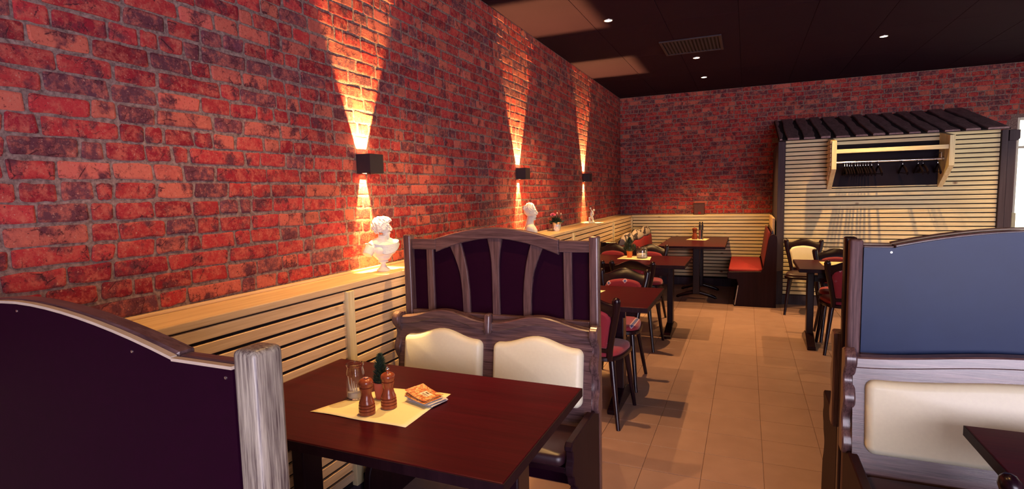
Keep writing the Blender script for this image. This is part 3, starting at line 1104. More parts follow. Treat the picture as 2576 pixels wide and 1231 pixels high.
def table(name, label, x0, x1, y0, y1, kind='trestle', ins=0.125):
    cx, cy = (x0 + x1) / 2, (y0 + y1) / 2
    t = thing(name, label, 'table', (cx, cy, 0), 0, 'dark wooden restaurant tables')
    hx, hy = (x1 - x0) / 2, (y1 - y0) / 2
    MB().box(-hx + .0035, hx - .0035, -hy + .0035, hy - .0035, TZ - 0.032, TZ).build('table_top', M['table'], t, bevel=0.002, seg=2)
    for a in ((-hx, hx, -hy, -hy + .003), (-hx, hx, hy - .003, hy), (-hx, -hx + .003, -hy + .0032, hy - .0032), (hx - .003, hx, -hy + .0032, hy - .0032)):
        MB().box(*a, TZ - 0.032, TZ - 0.002).build('edge_band', M['dark_matte'], t)
    if kind == 'trestle':
        MB().box(-hx + 0.16, hx - 0.16, -hy + 0.10, -hy + 0.122, TZ - 0.095, TZ - 0.0325).build('apron', M['dark'], t, bevel=0.002)
        MB().box(-hx + 0.16, hx - 0.16, hy - 0.122, hy - 0.10, TZ - 0.095, TZ - 0.0325).build('apron', M['dark'], t, bevel=0.002)
        for sx in (-1, 1):
            lx = sx * (hx - ins)
            MB().box(lx - 0.03, lx + 0.03, -0.05, 0.05, 0.05, TZ - 0.0325).build('leg', M['dark'], t, bevel=0.006)
            f = curve([(-hy + 0.10, 0.0), (-hy + 0.095, 0.03), (-hy + 0.16, 0.055), (-0.07, 0.105), (0.0, 0.115), (0.07, 0.105), (hy - 0.16, 0.055), (hy - 0.095, 0.03), (hy - 0.10, 0.0)], 4)
            MB().prism(f, lx - 0.036, lx + 0.036, 'x', 0.004).build('foot', M['dark'], t)
        MB().box(-hx + ins, hx - ins, -0.014, 0.014, 0.60, 0.66).build('stretcher', M['dark'], t, bevel=0.003)
    else:
        for sy in (-0.33, 0.33):
            MB().box(-0.045 + 0.04, 0.045 + 0.04, sy - 0.045, sy + 0.045, 0.07, TZ - 0.05).build('leg', M['dark'], t, bevel=0.008)
            MB().box(-0.25, 0.30, sy - 0.03, sy + 0.03, TZ - 0.055, TZ - 0.0325).build('top_bar', M['dark'], t, bevel=0.004)
            for sx in (-1, 1):
                pts = curve([(0.04, sy, 0.10), (0.04 + sx * 0.07, sy, 0.085), (0.04 + sx * 0.18, sy, 0.055), (0.04 + sx * 0.24, sy, 0.03), (0.04 + sx * 0.25, sy, 0.012)], 4)
                MB().tube(pts, [0.032 - 0.016 * k / len(pts) for k in range(len(pts))], 8).map(lambda x, y, z: (x, y, max(z, 0))).build('foot', M['dark'], t, smooth=True)
    return t


table('dining_table', 'mahogany brown table with paper sheet, mills and flyers, before the slatted bench', -1.700, -0.556, 1.195, 1.925)
table('dining_table', 'dark brown table with two red chairs, directly behind the slatted bench', -1.66, -0.556, 3.40, 4.15, ins=0.25)
table('dining_table', 'dark brown table carrying an orange potted plant and a sugar jar', -1.66, -0.536, 5.44, 6.22, ins=0.18)
table('dining_table', 'long brown pedestal table with chrome cruet against the pine back wall', -1.07, -0.236, 7.32, 8.85, 'pedestal')
table('dining_table', 'dark table between the cream chair and the chairs before the hut', 0.445, 1.55, 5.45, 6.17)
table('dining_table', 'dark table whose corner cuts across the cream cushion of the bluish bench', 0.618, 1.72, 1.28, 2.005)


# ------------------------------------------------------------------ chairs
def yb(z):
    return -0.175 - 0.105 * max(0, (z - 0.43)) / 0.42


def chair_proto(pad, name='upholstered_chair', seat_mat=None):
    t = thing(name, 'x', 'chair', (0, 0, 0), 0, 'carved upholstered chairs')
    out = []
    for k in range(32):
        a = 2 * PI * k / 32
        ca, sa = math.cos(a), math.sin(a)
        ex = 0.62
        x = math.copysign(abs(ca) ** ex, ca) * 0.195
        y = math.copysign(abs(sa) ** ex, sa) * 0.205
        x *= 1 + 0.10 * (y / 0.205)
        out.append((x, y))
    MB().prism(out, 0.422, 0.452, 'z', 0.006).build('seat_frame', M['dark'], t, smooth=40)
    o1, o2, o3 = offset(out, 0.014), offset(out, 0.022), offset(out, 0.05)
    MB().rings([[(x, y, 0.4525) for x, y in o1], [(x, y, 0.470) for x, y in o1], [(x, y, 0.480) for x, y in o2], [(x, y, 0.487) for x, y in o3], [(x, y, 0.4873) for x, y in offset(out, 0.06)]]).build('seat_pad', seat_mat or pad, t, smooth=60)
    for sx in (-1, 1):
        MB().tube([(sx * 0.145, 0.145, 0.421), (sx * 0.188, 0.222, 0.0)], [0.021, 0.0135], 12).map(lambda x, y, z: (x, y, max(0, z))).build('leg', M['dark'], t, smooth=True)
        MB().tube([(sx * 0.125, -0.145, 0.421), (sx * 0.185, -0.225, 0.0)], [0.021, 0.0135], 12).map(lambda x, y, z: (x, y, max(0, z))).build('leg', M['dark'], t, smooth=True)
        pts = curve([(sx * 0.118, yb(0.43), 0.43), (sx * 0.130, yb(0.53), 0.53), (sx * 0.158, yb(0.66), 0.66), (sx * 0.182, yb(0.77), 0.77), (sx * 0.190, yb(0.835), 0.835)], 5)
        nn = len(pts)
        rad = [0.020 + 0.008 * k / nn for k in range(nn)]
        pts += [(sx * 0.191, yb(0.850), 0.850), (sx * 0.191, yb(0.856), 0.857)]
        rad += [0.020, 0.008]
        MB().tube(pts, rad, 12, 0.8).build('back_post', M['dark'], t, smooth=True)
    n = 20
    top, bot = [], []
    for k in range(n + 1):
        x = -0.178 + 0.356 * k / n
        s = 0.5 + 0.5 * math.cos(PI * x / 0.178)
        top.append((x, 0.812 + 0.052 * s))
        bot.append((x, 0.728 + 0.050 * s))
    MB().prism(top + bot[::-1], -0.016, 0.016, 'y', 0.004).map(lambda x, y, z: (x, y + yb(z), z)).build('crest_rail', M['dark'], t, smooth=40)
    pad_o = [(-0.106, 0.515), (0.106, 0.515)] + curve([(0.112, 0.53), (0.138, 0.66), (0.150, 0.710), (0.140, 0.738)], 4) + \
        [(0.14 * math.cos(PI * k / 12), 0.738 + 0.042 * math.sin(PI * k / 12)) for k in range(1, 12)] + curve([(-0.140, 0.738), (-0.150, 0.710), (-0.138, 0.66), (-0.112, 0.53)], 4)
    q = offset(pad_o, 0.016)
    q2 = offset(pad_o, 0.024)
    MB().rings([[(x, -0.0265, z) for x, z in q2], [(x, -0.026, z) for x, z in q], [(x, -0.015, z) for x, z in pad_o], [(x, 0.015, z) for x, z in pad_o], [(x, 0.028, z) for x, z in q], [(x, 0.0285, z) for x, z in q2]]).map(
        lambda x, y, z: (x, y + yb(z), z)).build('back_pad', pad, t, smooth=60)
    MB().prism([(-0.118, 0.482), (0.118, 0.482), (0.118, 0.512), (-0.118, 0.512)], -0.014, 0.014, 'y', 0.003).map(lambda x, y, z: (x, y + yb(z), z)).build('lower_rail', M['dark'], t)
    return t


red = chair_proto(M['red'])
reds = [((-0.895, 3.508, 0), R_(-2), 'red patterned chair with its back to us, at the table behind the slatted bench'),
        ((-0.922, 4.19, 0), PI, 'red patterned chair facing us across the table behind the slatted bench'),
        ((-0.945, 5.27, 0), R_(-3), 'red patterned chair with its back to us, before the potted plant table, aisle side'),
        ((-1.43, 5.24, 0), R_(2), 'red patterned chair with its back to us, before the potted plant table, wall side'),
        ((-1.04, 6.27, 0), PI, 'red patterned chair facing us behind the sugar jar'),
        ((-1.486, 6.29, 0), PI, 'red patterned chair facing us behind the orange pot, next to the wainscot'),
        ((0.86, 6.10, 0), PI + R_(2), 'dark red chair facing us across the table before the hut'),
        ((0.835, 5.655, 0), R_(2), 'dark red chair with its back to us, pushed under the table before the hut')]
for i, (lc, rz, lb) in enumerate(reds):
    if i == 0:
        red.location, red.rotation_euler = lc, (0, 0, rz)
        red['label'] = lb
    else:
        dup(red, lc, rz, lb)
crm = chair_proto(M['cream'], seat_mat=M['brown_seat'])
crm.location, crm.rotation_euler = (0.635, 7.24, 0), (0, 0, PI + R_(-4))
crm['label'] = 'dark wooden chair with a cream back pad against the pine hut'
brn = chair_proto(M['brown_seat'])
brn.location, brn.rotation_euler = (0.82, 1.29, 0), (0, 0, R_(-90))
brn['label'] = 'dark brown chair at the table before the bluish bench, just a rounded corner showing'


# ------------------------------------------------------------------ nook benches
def nook_bench():
    t = thing('corner_bench', 'dark end-on bench with a bright red seat between back table and hut', 'bench', (0, 7.40, 0), 0)
    pr = [(-0.125, 0.0), (0.358, 0.0), (0.358, 0.86)] + curve([(0.352, 0.90), (0.315, 0.925), (0.275, 0.90), (0.255, 0.82), (0.225, 0.62), (0.205, 0.50)], 4) + \
        [(0.18, 0.455), (-0.205, 0.44), (-0.212, 0.405), (-0.205, 0.355), (-0.10, 0.345)] + curve([(-0.085, 0.30), (-0.095, 0.16), (-0.13, 0.03)], 4)
    for y0 in (0, 1.40):
        if y0:
            pr = [(min(x, 0.30), z) for x, z in pr]
        MB().prism(pr, y0, y0 + 0.035, 'y', 0.005).build('bench_end', M['dark_matte'], t)
    MB().box(-0.20, 0.22, 0.036, 1.399, 0.395, 0.425).build('seat_board', M['dark'], t, bevel=0.003)
    MB().prism(roundrect(-0.20, 0.20, 0.04, 1.395, 0.05), 0.4255, 0.478, 'z', 0.014).build('seat', M['redplain'], t, smooth=60)
    MB().prism([(0.235, 0.44), (0.302, 0.44), (0.312, 0.96), (0.295, 0.96)], 0.036, 1.399, 'y').build('back_board', M['dark'], t)
    MB().prism(curve([(0.205, 0.51), (0.225, 0.66), (0.258, 0.92), (0.275, 0.945)], 4) + [(0.290, 0.92), (0.232, 0.50)], 0.05, 1.385, 'y', 0.006).build('back_cushion', M['red_in_shade'], t, smooth=60)
    MB().box(-0.135, -0.10, 0.036, 1.399, 0.0, 0.07).build('kick_board', M['dark'], t)
    MB().tube([(-0.118, -0.006, 0.02), (-0.082, -0.006, 0.27)], 0.007, 8).build('edge_strip', M['steel'], t, smooth=True)
    return t


nook_bench()

wb_ = thing('corner_bench', 'dark wall bench with three red back cushions capped in grey pattern', 'bench', (FACE + 0.018, 6.72, 0), 0)
Ly = 2.10
pr = [(0.0, 0.0), (0.40, 0.0), (0.36, 0.36), (0.46, 0.40), (0.46, 0.45), (0.30, 0.47), (0.25, 0.80), (0.20, 0.86), (0.0, 0.86)]
for y0 in (0, Ly - 0.04):
    MB().prism(pr, y0, y0 + 0.036, 'y', 0.005).build('bench_end', M['dark'], wb_)
MB().box(0.0, 0.44, 0.037, Ly - 0.041, 0.39, 0.42).build('seat_board', M['dark'], wb_)
MB().prism(roundrect(0.26, 0.45, 0.04, Ly - 0.045, 0.04), 0.4205, 0.475, 'z', 0.012).build('seat', M['redplain'], wb_, smooth=60)
MB().prism([(0.0, 0.43), (0.22, 0.43), (0.20, 0.80), (0.0, 0.80)], 0.037, Ly - 0.041, 'y').build('back_board', M['dark'], wb_)
for k in range(3):
    y0 = 0.05 + k * 0.675
    y1 = y0 + 0.645
    c = MB()
    body = [(0.225, 0.48), (0.315, 0.48), (0.335, 0.56), (0.318, 0.80), (0.30, 0.835), (0.215, 0.835)]
    c.prism(body, y0, y1, 'y', 0.02)
    cu = c.build('back_cushion', M['redplain'], wb_, smooth=60)
    rs = []
    for q in range(9):
        s = q / 8
        yy = y0 + (y1 - y0) * s
        hh = 0.055 + 0.055 * math.sin(PI * s) ** 0.6
        rs.append([(0.262 + 0.062 * math.cos(2 * PI * i / 14) * (0.75 + 0.25 * math.sin(PI * s)), yy, 0.845 + hh * math.sin(2 * PI * i / 14) * (1 if math.sin(2 * PI * i / 14) > 0 else 0.45)) for i in range(14)])
    MB().rings(rs).build('top_roll', M['greypat'], cu, smooth=True)


# ------------------------------------------------------------------ wall lamps
def lamp_light(name, loc, rot, energy, size=120):
    l = bpy.data.lights.new(name, 'SPOT')
    l.energy = energy
    l.color = (1.0, 0.60, 0.18)
    l.spot_size = R_(size)
    l.spot_blend = 0.25
    l.shadow_soft_size = 0.004
    o = bpy.data.objects.new(name, l)
    col.objects.link(o)
    o.location = loc
    o.rotation_euler = rot
    return o


def sconce(label, y, f=1.0):
    t = thing('wall_lamp', label, 'lamp', (WL + 0.0095, y, 1.678), 0, 'black cube lamps on the brick wall')
    d, h, z = 0.090, 0.0575, 0.051
    MB().box(0, 0.006, -h, h, -z, z).build('wall_plate', M['lampblack'], t)
    sh = MB()
    sh.box(0.0062, d, -h, -h + 0.004, -z, z).box(0.0062, d, h - 0.004, h, -z, z).box(d - 0.004, d, -h + 0.004, h - 0.004, -z, z)
    sh.build('shade', M['lampblack'], t)
    for s, ap in ((1, 0.029), (-1, 0.018)):
        b = MB()
        zz = s * (z - 0.006)
        b.box(0.0062, d - 0.0045, -h + 0.0045, -ap, zz - 0.001, zz + 0.001).box(0.0062, d - 0.0045, ap, h - 0.0045, zz - 0.001, zz + 0.001)
        b.build('flap', M['lampblack'], t)
    a = lamp_light('sconce_up', (0.044, 0, -0.036), (PI, 0, 0), 420 * f, 150)
    b = lamp_light('sconce_down', (0.044, 0, 0.036), (0, 0, 0), 230 * f, 150)
    a.parent = b.parent = t
    return t


sconce('black cube wall lamp above the curly-haired bust', 2.432, 1.0)
sconce('black cube wall lamp above the bare-shouldered bust', 4.645, 1.0)
sconce('black cube wall lamp above the small figurine', 6.835, 1.0)

# ------------------------------------------------------------------ ceiling downlights and vent
spot_labels = ['recessed downlight over the sugar jar table, closest to the brick wall', 'recessed downlight next to the ceiling vent',
               'recessed downlight above the long pedestal table, smallest in view', 'recessed downlight by itself above the slatted hut',
               'recessed downlight over the slatted bench', 'recessed downlight over the set table', 'recessed downlight above the aisle before the hut',
               'recessed downlight above the bluish bench', 'added unseen downlight above the aisle end of the set table, brightening the slats',
               'added unseen downlight out by the bright window, brightening the hut', 'added unseen downlight out towards the side window, brightening the hut']
for i, (x, y) in enumerate(SPOTS):
    t = thing('downlight', spot_labels[i], 'lamp', (x, y, CEIL), 0, 'recessed ceiling downlights')
    MB().lathe([(0.034, 0.0), (0.043, 0.0), (0.042, -0.005), (0.035, -0.006)], 24, cap0=False, cap1=False).build('trim_ring', M['trimring'], t, smooth=True)
    MB().lathe([(0.034, -0.0005), (0.034, -0.003), (0.02, -0.005)], 20).build('bulb', M['bulb'], t)
    l = bpy.data.lights.new('downlight_beam', 'SPOT')
    l.energy = SPOT_W[i]
    l.color = (1.0, 0.54, 0.19)
    l.spot_size = R_(86)
    l.spot_blend = 0.7
    l.shadow_soft_size = 0.014
    o = bpy.data.objects.new('downlight_beam', l)
    col.objects.link(o)
    o.parent = t
    o.location = (0, 0, -0.04)

v = thing('air_vent', 'dark square louvred air vent in the ceiling', 'vent', (-0.55, 6.19, CEIL), 0)
hv = 0.30
for a in ((-hv, hv, -hv, -hv + 0.028), (-hv, hv, hv - 0.028, hv), (-hv, -hv + 0.028, -hv + .028, hv - .028), (hv - 0.028, hv, -hv + .028, hv - .028)):
    MB().box(*a, -0.014, -0.0005).build('frame_bar', M['vent'], v, bevel=0.002)
for k in range(15):
    x = -hv + 0.05 + k * (2 * hv - 0.10) / 14
    MB().box(x - 0.011, x + 0.011, -hv + 0.029, hv - 0.029, -0.009, -0.007).map(lambda a, b, c, x=x: (x + (a - x) * 0.7, b, c + (a - x) * 0.35)).build('louvre', M['vent'], v)
MB().box(-hv + .028, hv - .028, -hv + .028, hv - .028, -0.0022, -0.0006).build('dark_core', M['backing'], v)


# ------------------------------------------------------------------ sculpted busts
def ell(mb, c, r, rot=(0, 0, 0), nu=16, nv=10):
    mr = Matrix.Rotation(rot[2], 3, 'Z') @ Matrix.Rotation(rot[1], 3, 'Y') @ Matrix.Rotation(rot[0], 3, 'X')
    rs = []
    for j in range(1, nv):
        ph_ = PI * j / nv
        rs.append([tuple(Vector(c) + mr @ Vector((r[0] * math.sin(ph_) * math.cos(2 * PI * i / nu), r[1] * math.sin(ph_) * math.sin(2 * PI * i / nu), r[2] * math.cos(ph_)))) for i in range(nu)])
    mb.rings(rs)


def sculpt(name, mat, parent, fn, voxel, it=3):
    mb = MB()
    fn(mb)
    o = mb.build('tmp', mat)
    md = o.modifiers.new('r', 'REMESH')
    md.mode = 'VOXEL'
    md.voxel_size = voxel
    s = o.modifiers.new('s', 'SMOOTH')
    s.iterations = it
    s.factor = 0.5
    dg = bpy.context.evaluated_depsgraph_get()
    dg.update()
    me = bpy.data.meshes.new_from_object(o.evaluated_get(dg))
    me.name = name
    old = o.data
    bpy.data.objects.remove(o)
    bpy.data.meshes.remove(old)
    for p in me.polygons:
        p.use_smooth = True
    r = bpy.data.objects.new(name, me)
    if not me.materials:
        me.materials.append(mat)
    col.objects.link(r)
    r.parent = parent
    return r


def head(mb, cx, cz, s):
    """head facing +x, s = head height; cz at the chin"""
    def E_(c, r, rot=(0, 0, 0)):
        ell(mb, (cx + c[0] * s, c[1] * s, cz + c[2] * s), tuple(q * s for q in r), rot)
    E_((-0.05, 0, 0.62), (0.37, 0.30, 0.37))              # skull
    E_((0.11, 0, 0.50), (0.22, 0.235, 0.34))              # face
    E_((0.14, 0, 0.20), (0.17, 0.17, 0.20))               # jaw
    E_((0.235, 0, 0.075), (0.075, 0.085, 0.075))          # chin
    E_((0.26, 0, 0.64), (0.075, 0.20, 0.06))              # brow
    mb.tube([(cx + 0.31 * s, 0, cz + 0.62 * s), (cx + 0.40 * s, 0, cz + 0.44 * s), (cx + 0.385 * s, 0, cz + 0.38 * s), (cx + 0.29 * s, 0, cz + 0.37 * s)],
            [0.035 * s, 0.05 * s, 0.05 * s, 0.04 * s], 8)
    for sy in (-1, 1):
        E_((0.29, sy * 0.105, 0.56), (0.045, 0.062, 0.036))          # eyes
        E_((0.22, sy * 0.14, 0.42), (0.09, 0.075, 0.085))            # cheeks
        E_((-0.04, sy * 0.275, 0.47), (0.055, 0.035, 0.10))          # ears
        E_((0.345, sy * 0.045, 0.375), (0.035, 0.03, 0.028))         # nostrils
    E_((0.312, 0, 0.275), (0.042, 0.085, 0.026))          # upper lip
    E_((0.305, 0, 0.225), (0.042, 0.072, 0.028))          # lower lip


def curls(mb, cx, cz, s, n, zlo, zhi, size, seed, back=0.0):
    rnd = random.Random(seed)
    for k in range(n):
        z = zlo + (zhi - zlo) * rnd.random()
        a = rnd.uniform(0.95, 2 * PI - 0.95) if z < 0.78 else rnd.uniform(0, 2 * PI)
        t = min(1, max(-1, (z - 0.62) / 0.38))
        rr = math.sqrt(max(0.0, 1 - t * t))
        p = (-0.05 + (0.38 + back) * rr * math.cos(a), 0.31 * rr * math.sin(a), z)
        q = rnd.uniform(0.7, 1.25) * size
        c = (cx + p[0] * s, p[1] * s, cz + p[2] * s)
        mb.tube([(c[0] + q * s * math.cos(u) * 0.8, c[1] + q * s * math.sin(u) * 0.4, c[2] + q * s * math.sin(u) * 0.8) for u in [w * 0.9 for w in range(6)]], q * s * 0.42, 6)


b1 = thing('plaster_bust', 'white plaster bust with curly hair and draped shoulder on the pine ledge', 'statue', (-1.795, 2.40, SH + 0.0008), R_(-22), 'plaster busts on the ledge')
MB().lathe([(0.035, 0), (0.036, 0.006), (0.030, 0.012), (0.022, 0.018), (0.0145, 0.030), (0.013, 0.040), (0.017, 0.047), (0.026, 0.048), (0.028, 0.054), (0.024, 0.058), (0.024, 0.064)], 28).build('socle', M['plaster'], b1, smooth=True)


def turned(mb, n0, cx, ang):
    ca, sa = math.cos(ang), math.sin(ang)
    for i in range(n0, len(mb.v)):
        x, y, z = mb.v[i]
        mb.v[i] = (cx + (x - cx) * ca - y * sa, (x - cx) * sa + y * ca, z)


def torso1(mb):
    ell(mb, (0.0, 0, 0.112), (0.044, 0.066, 0.052))
    ell(mb, (0.002, 0, 0.084), (0.034, 0.046, 0.032))
    for sy in (-1, 1):
        ell(mb, (0.026, sy * 0.030, 0.114), (0.026, 0.036, 0.028))
        mb.tube([(0.0, sy * 0.008, 0.164), (-0.002, sy * 0.045, 0.150), (0.0, sy * 0.072, 0.134)], [0.024, 0.026, 0.028], 12)
    mb.tube([(0.0, -0.070, 0.130), (0.003, -0.090, 0.108), (0.006, -0.098, 0.096)], [0.030, 0.028, 0.026], 14)
    mb.tube([(0.0, 0.070, 0.134), (0.003, 0.086, 0.122)], [0.030, 0.026], 14)
    mb.tube([(-0.006, 0, 0.125), (0.0, 0, 0.16), (0.006, 0, 0.195)], [0.034, 0.026, 0.024], 12)
    n0 = len(mb.v)
    head(mb, 0.008, 0.176, 0.112)
    curls(mb, 0.008, 0.176, 0.112, 120, 0.28, 1.0, 0.075, 5, 0.05)
    curls(mb, 0.010, 0.176, 0.112, 30, 0.78, 0.95, 0.085, 9, 0.08)
    turned(mb, n0, 0.004, R_(58))


sculpt('figure', M['plaster'], b1, torso1, 0.0020, 2)


def drape1(mb):
    for k in range(6):
        q = 0.007 * k
        mb.tube(curve([(-0.034, -0.082 + q * 0.5, 0.150 - q * 0.4), (0.014, -0.070 + q * 0.6, 0.152 - q), (0.050 + q * 0.2, -0.014, 0.140 - q * 1.2), (0.050 + q * 0.1, 0.046, 0.146 - q), (0.012, 0.090, 0.158 - q * 0.6), (-0.034, 0.082, 0.160 - q * 0.3)], 5), 0.0052, 8)


sculpt('drape', M['drape'], b1, drape1, 0.0020, 1)

b2 = thing('plaster_bust', 'white plaster bust with short hair and bare shoulders, half hidden by the bench', 'statue', (-1.795, 4.58, SH + 0.0008), R_(24), 'plaster busts on the ledge')


def torso2(mb):
    ell(mb, (0.0, 0, 0.040), (0.060, 0.105, 0.060))
    ell(mb, (0.025, 0.045, 0.030), (0.040, 0.05, 0.045))
    ell(mb, (0.025, -0.045, 0.030), (0.040, 0.05, 0.045))
    for sy in (-1, 1):
        ell(mb, (-0.005, sy * 0.098, 0.045), (0.040, 0.036, 0.048))
    mb.tube([(-0.004, 0, 0.07), (0.0, 0, 0.12), (0.008, 0, 0.16)], [0.045, 0.034, 0.033], 12)
    head(mb, 0.008, 0.128, 0.150)
    curls(mb, 0.008, 0.128, 0.150, 90, 0.62, 1.0, 0.065, 15, 0.0)


sculpt('figure', M['plaster'], b2, torso2, 0.0026, 2).data.transform(Matrix.Translation((0, 0, 0.0235)))
MB().box(-0.062, 0.062, -0.10, 0.10, 0, 0.014).build('base', M['plaster'], b2, bevel=0.003)

# discus-thrower figurine on a yellow board
bd = tag(MB().box(-0.105, 0.105, -0.10, 0.10, 0, 0.006).build('board', M['paper'], None, bevel=0.001), 'small pale yellow board under the figurine on the ledge', 'board')
bd.location, bd.rotation_euler = (-1.795, 6.72, SH + 0.0008), (0, 0, 0)
fg = thing('figurine', 'small pale figurine bending forward with one arm swung up', 'statue', (-1.80, 6.72, SH + 0.0076), R_(20))


def figure(mb):
    mb.box(-0.035, 0.045, -0.022, 0.022, 0, 0.010)
    mb.box(-0.034, -0.010, -0.018, 0.016, 0.010, 0.070)                    # tree-stump support
    mb.tube([(0.012, -0.010, 0.012), (0.020, -0.010, 0.050), (0.004, -0.008, 0.088)], [0.008, 0.010, 0.014], 8)
    mb.tube([(0.030, 0.008, 0.012), (0.014, 0.010, 0.048), (0.000, 0.008, 0.088)], [0.007, 0.010, 0.014], 8)
    mb.tube([(0.000, 0, 0.085), (0.000, 0, 0.112), (0.016, 0, 0.142)], [0.017, 0.016, 0.020], 10)
    ell(mb, (0.034, 0, 0.158), (0.013, 0.010, 0.014))
    mb.tube([(0.014, -0.016, 0.145), (-0.002, -0.024, 0.160), (-0.010, -0.022, 0.182)], [0.007, 0.006, 0.005], 8)
    ell(mb, (-0.010, -0.022, 0.184), (0.011, 0.005, 0.011))
    mb.tube([(0.018, 0.016, 0.140), (0.030, 0.018, 0.112), (0.026, 0.012, 0.086)], [0.007, 0.006, 0.005], 8)


sculpt('figure', M['plaster'], fg, figure, 0.0018, 2)

# potted pink flower in silver foil
fp = thing('flower_pot', 'pink carnation in a crumpled silver foil pot on the ledge', 'plant', (-1.822, 5.40, SH + 0.0008), 0)
random.seed(11)
rs = []
for z, r in ((0, 0.036), (0.02, 0.042), (0.045, 0.046), (0.068, 0.047), (0.078, 0.056), (0.083, 0.070)):
    rs.append([((r * (1 + random.uniform(-.08, .08) * (1 + 6 * max(0, z - 0.06)))) * math.cos(2 * PI * i / 26), r * (1 + random.uniform(-.08, .08)) * math.sin(2 * PI * i / 26), max(0, z + (random.uniform(-.007, .012) if z > 0.07 else 0))) for i in range(26)])
MB().rings(rs, True, False).build('foil_wrap', M['foil'], fp)
MB().lathe([(0.043, 0.06), (0.040, 0.064)], 20).build('soil', M['boxwood'], fp)
lf = MB()
for k in range(170):
    a, el = random.uniform(0, 2 * PI), random.uniform(0.35, 1.45)
    ln = random.uniform(0.05, 0.11)
    d = Vector((math.cos(a) * math.cos(el) * 0.95, math.sin(a) * math.cos(el) * 0.95, math.sin(el)))
    p = Vector((random.uniform(-.02, .02), random.uniform(-.02, .02), 0.062))
    w = d.cross(Vector((random.random(), random.random(), 0.2))).normalized() * 0.010
    q = p + d * ln
    lf.add([p - w * .5, p + w * .5, p + d * ln * .6 + w, q, p + d * ln * .6 - w], [(0, 1, 2, 3, 4)])
stuff(lf.build('foliage', M['leaf'], fp))
pe = MB()
for k in range(60):
    a, el = random.uniform(0, 2 * PI), random.uniform(-0.2, 1.5)
    d = Vector((math.cos(a) * math.cos(el), math.sin(a) * math.cos(el), math.sin(el) * 0.7))
    w = d.cross(Vector((random.uniform(-1, 1), random.uniform(-1, 1), random.uniform(-1, 1)))).normalized() * 0.010
    c = Vector((-0.030, -0.012, 0.165))
    pe.add([c, c + d * 0.022 + w, c + d * 0.034, c + d * 0.022 - w], [(0, 1, 2, 3)])
pe.build('blossom', M['petal'], fp)
for x, y, z in ((0.012, 0.0, 0.185), (0.050, 0.01, 0.176)):
    MB().lathe([(0.001, -0.012), (0.006, -0.006), (0.0065, 0.002), (0.003, 0.010), (0.0005, 0.012)], 10, x, y, z).build('bud', M['bud'], fp, smooth=True)
    MB().tube([(x * 0.3, y * 0.3, 0.06), (x, y, z - 0.011)], 0.0015, 5).build('stem', M['leaf'], fp)
MB().tube([(-0.008, -0.003, 0.06), (-0.03, -0.012, 0.16)], 0.0018, 5).build('stem', M['leaf'], fp)

# small dark box on the back ledge
bx = thing('wooden_box', 'small dark brown wooden box on the back ledge', 'box', (-0.675, 8.985, SH + 0.0008), 0)
MB().box(-0.076, 0.076, -0.05, 0.05, 0, 0.172).build('body', M['boxwood'], bx, bevel=0.004)
MB().box(-0.080, 0.080, -0.054, 0.054, 0.1722, 0.184).build('lid', M['boxwood'], bx, bevel=0.003)
MB().box(-0.012, 0.03, -0.0512, -0.0502, 0.012, 0.05).build('label_patch', M['redplain'], bx)


# ------------------------------------------------------------------ what stands on the tables
def sheet(label, pts, z=TZ, wav=0.0012, thin=0.0006, group='paper table sheets'):
    """flat paper sheet through four corners, edges slightly uneven"""
    n = 14
    A, B, C, D = [Vector((p[0], p[1], 0)) for p in pts]
    o0 = (A + B + C + D) / 4
    vs, fs = [], []
    for j in range(n + 1):
        for i in range(n + 1):
            u, w = i / n, j / n
            p = (A * (1 - u) + D * u) * (1 - w) + (B * (1 - u) + C * u) * w
            h = wav * (1 + math.sin(5 * u + 2 * w) * math.sin(4 * w + 1))
            ed = 0.003 * math.sin(9 * u) * (1 if j in (0, n) else 0)
            vs.append((p.x - o0.x, p.y - o0.y + ed, 0.0004 + h))
    for j in range(n):
        for i in range(n):
            a = j * (n + 1) + i
            fs.append((a, a + 1, a + n + 2, a + n + 1))
    mb = MB().add(vs, fs)
    o = mb.build('paper_sheet', M['paper'], None, smooth=True)
    md = o.modifiers.new('thickness', 'SOLIDIFY')
    md.thickness = thin
    md.offset = 1
    o.location = (o0.x, o0.y, z)
    return tag(o, label, 'placemat', group)


sheet('cream paper sheet under the two pepper mills and the flyers', [(-1.374, 1.387), (-1.266, 1.671), (-0.994, 1.697), (-0.987, 1.393)])
sheet('cream paper sheet on the table behind the slatted bench', [(-1.36, 3.66), (-1.33, 3.93), (-0.95, 3.93), (-0.99, 3.66)])
sheet('cream paper sheet under the orange pot and sugar jar', [(-1.28, 5.83), (-1.265, 6.13), (-0.955, 6.09), (-0.925, 5.80)])
sheet('yellowish paper sheet under the chrome cruet on the pedestal table', [(-0.80, 8.27), (-0.765, 8.55), (-0.49, 8.52), (-0.525, 8.20)])
sheet('pale paper sheet on the table between cream chair and dark chairs', [(0.66, 5.72), (0.66, 6.02), (1.04, 6.02), (1.04, 5.72)])


